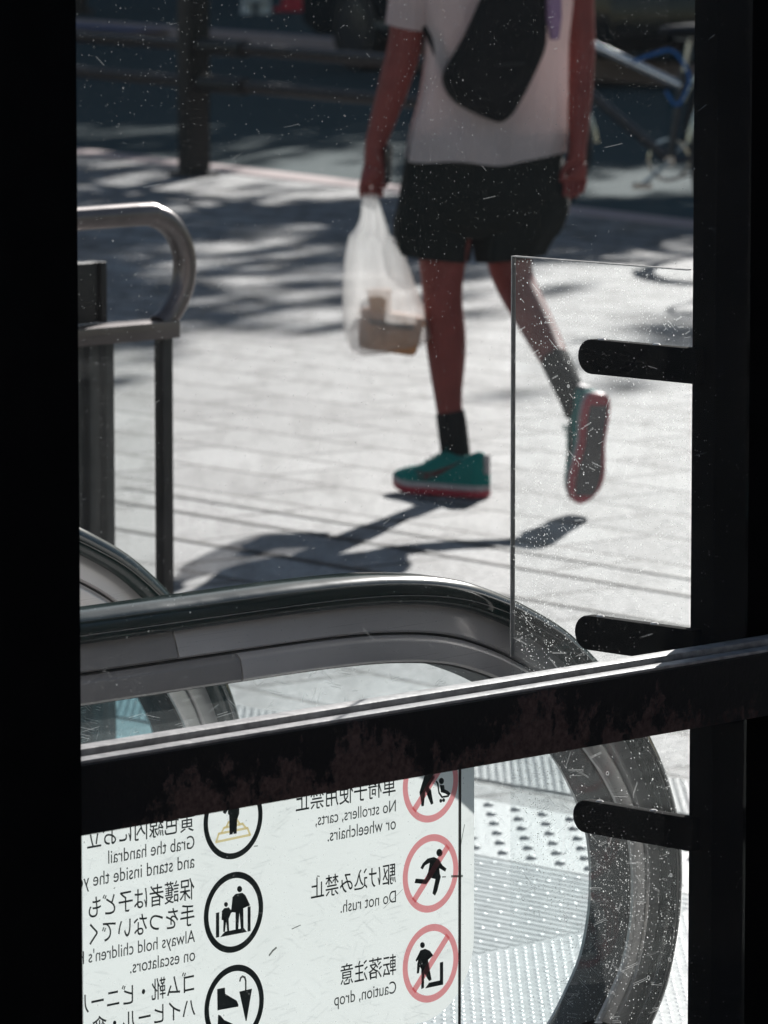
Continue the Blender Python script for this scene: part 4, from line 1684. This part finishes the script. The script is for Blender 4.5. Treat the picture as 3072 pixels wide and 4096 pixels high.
# ------------------------------------------------------------------ trees on the far pavement; their crowns shade the plaza
def shade_points():
    """ground spots (x, y) that lie in leaf shade"""
    rnd = random.Random(11)
    out = []

    spots = [(250, 167, 36, 8), (326, 167, 30, 10), (324, 129, 40, 8), (326, 146, 18, 6), (252, 150, 26, 6), (164, 146, 18, 6), (105, 152, 14, 6), (124, 139, 20, 5), (345, 181, 24, 6),
             (185, 211, 18, 6), (265, 240, 28, 8), (227, 283, 34, 10), (233, 305, 26, 8), (168, 262, 16, 6), (340, 185, 30, 6), (255, 171, 30, 6), (400, 150, 20, 8)]
    gs = []
    for u, v, ru, rv in spots:
        c_, e_, f_ = gnd(u, v), gnd(u + ru, v), gnd(u, v - rv)
        gs.append((c_.x, c_.y, e_.x - c_.x + .24, f_.y - c_.y + .6))

    def lit(x, y):
        return any(((x - cx) / rx) ** 2 + ((y - cy) / ry) ** 2 < 1 for cx, cy, rx, ry in gs)

    def area(poly_test, n, x0, x1, y0, y1):
        k = 0
        while k < n:
            x, y = rnd.uniform(x0, x1), rnd.uniform(y0, y1)
            if poly_test(x, y) and not lit(x, y):
                out.append((x, y))
                k += 1
    edge = lambda x: 18.3 + (x + .7) * 2.2 + .5 * math.sin(x * 5)
    # dense dappled shade on the left half of the plaza edge
    area(lambda x, y: y > edge(x) + .1, 210, -3.6, .7, 17.0, 24.6)
    # road, left side: sparser
    area(lambda x, y: True, 130, -3.6, .9, 24.6, 33)
    # right: one patch over the plaza, one band over the road
    area(lambda x, y: True, 30, .95, 2.4, 17.7, 19.2)
    area(lambda x, y: True, 80, .7, 2.8, 23.0, 26.2)
    area(lambda x, y: True, 130, .6, 3.6, 29.4, 34)
    return out


def tree(px_, py_, top, clumps, label):
    th = thing('street_tree', label, 'tree', (px_, py_, 0), 'trees on the far pavement')
    base = Vector((px_, py_, 0))
    m = MB()
    cc = Vector((0, 0, 0))
    for c_ in clumps:
        cc += c_
    cc /= max(1, len(clumps))
    fork = Vector((px_ * .75 + cc.x * .25, py_ * .75 + cc.y * .25, 3.6))
    m.tube(catmull([tuple(base), tuple(base + Vector((.03, 0, .3))), tuple(base * .5 + fork * .5), tuple(fork)], 4), [.24, .2, .19, .185, .18, .175, .17, .165, .16, .155, .15, .145, .14], 12)
    rnd = random.Random(len(clumps))
    for c_ in rnd.sample(clumps, min(18, len(clumps))):
        midp = fork.lerp(c_, .5) + Vector((rnd.uniform(-.4, .4), rnd.uniform(-.4, .4), rnd.uniform(0, .5)))
        m.tube(catmull([tuple(fork), tuple(midp), tuple(c_)], 4), [.09 - .008 * i for i in range(9)], 7)
    m.build('trunk', M['bark'], th)
    m = MB()
    for c_ in clumps:
        for _ in range(22):
            d = Vector((rnd.gauss(0, 1), rnd.gauss(0, 1), rnd.gauss(0, 1))) * .24
            p = c_ + d
            s_ = rnd.uniform(.10, .21)
            u_ = Vector((rnd.gauss(0, 1), rnd.gauss(0, 1), rnd.gauss(0, .7))).normalized()
            w_ = u_.orthogonal().normalized()
            w_ = (Matrix.Rotation(rnd.uniform(0, 6.28), 3, u_) @ w_)
            m.add([p - u_ * s_, p + w_ * s_ * .5, p + u_ * s_, p - w_ * s_ * .5], [(0, 1, 2, 3)])
    m.build('crown', M['leaf'], th, smooth=False, clean=False)


cot = 1 / math.tan(SUN_EL)
groups = {0: [], 1: [], 2: [], 3: []}
SITES = [(-2.7, 47.0), (3.6, 45.0), (7.2, 47.0), (8.6, 39.5)]
rnd = random.Random(5)
for gx, gy in shade_points():
    h_ = rnd.uniform(5.2, 8.6) + (gy - 17) * .06
    c_ = Vector((gx, gy, 0)) + S_H * (h_ * cot) + Vector((0, 0, h_))
    i = min(range(4), key=lambda k: (SITES[k][0] - c_.x) ** 2 + (SITES[k][1] - c_.y) ** 2)
    groups[i].append(c_)
TL = ['broad street tree on the far pavement at the left, shading the plaza edge', 'street tree on the far pavement behind the walking person, shading the road',
      'street tree on the far pavement at the far right end of the row', 'street tree near the road behind the parked bicycles']
for i, g in groups.items():
    if g:
        tree(SITES[i][0], SITES[i][1], 9, g, TL[i])

# building beyond, whose shadow covers the far half of the road
bld = thing('office_building', 'dark office building across the road beyond the street trees', 'building', (0, 66, 0))
m = MB()
m.box((0, 70, 7.6), 90, 12, 15.2)
wl = m.build('wall', M['facade'], bld)
for i in range(12):
    for j in range(4):
        m = MB()
        m.box((-38.5 + i * 7, 63.985, 2.2 + j * 3.6), 4.6, .03, 2.3)
        m.build('window', M['window'], bld)
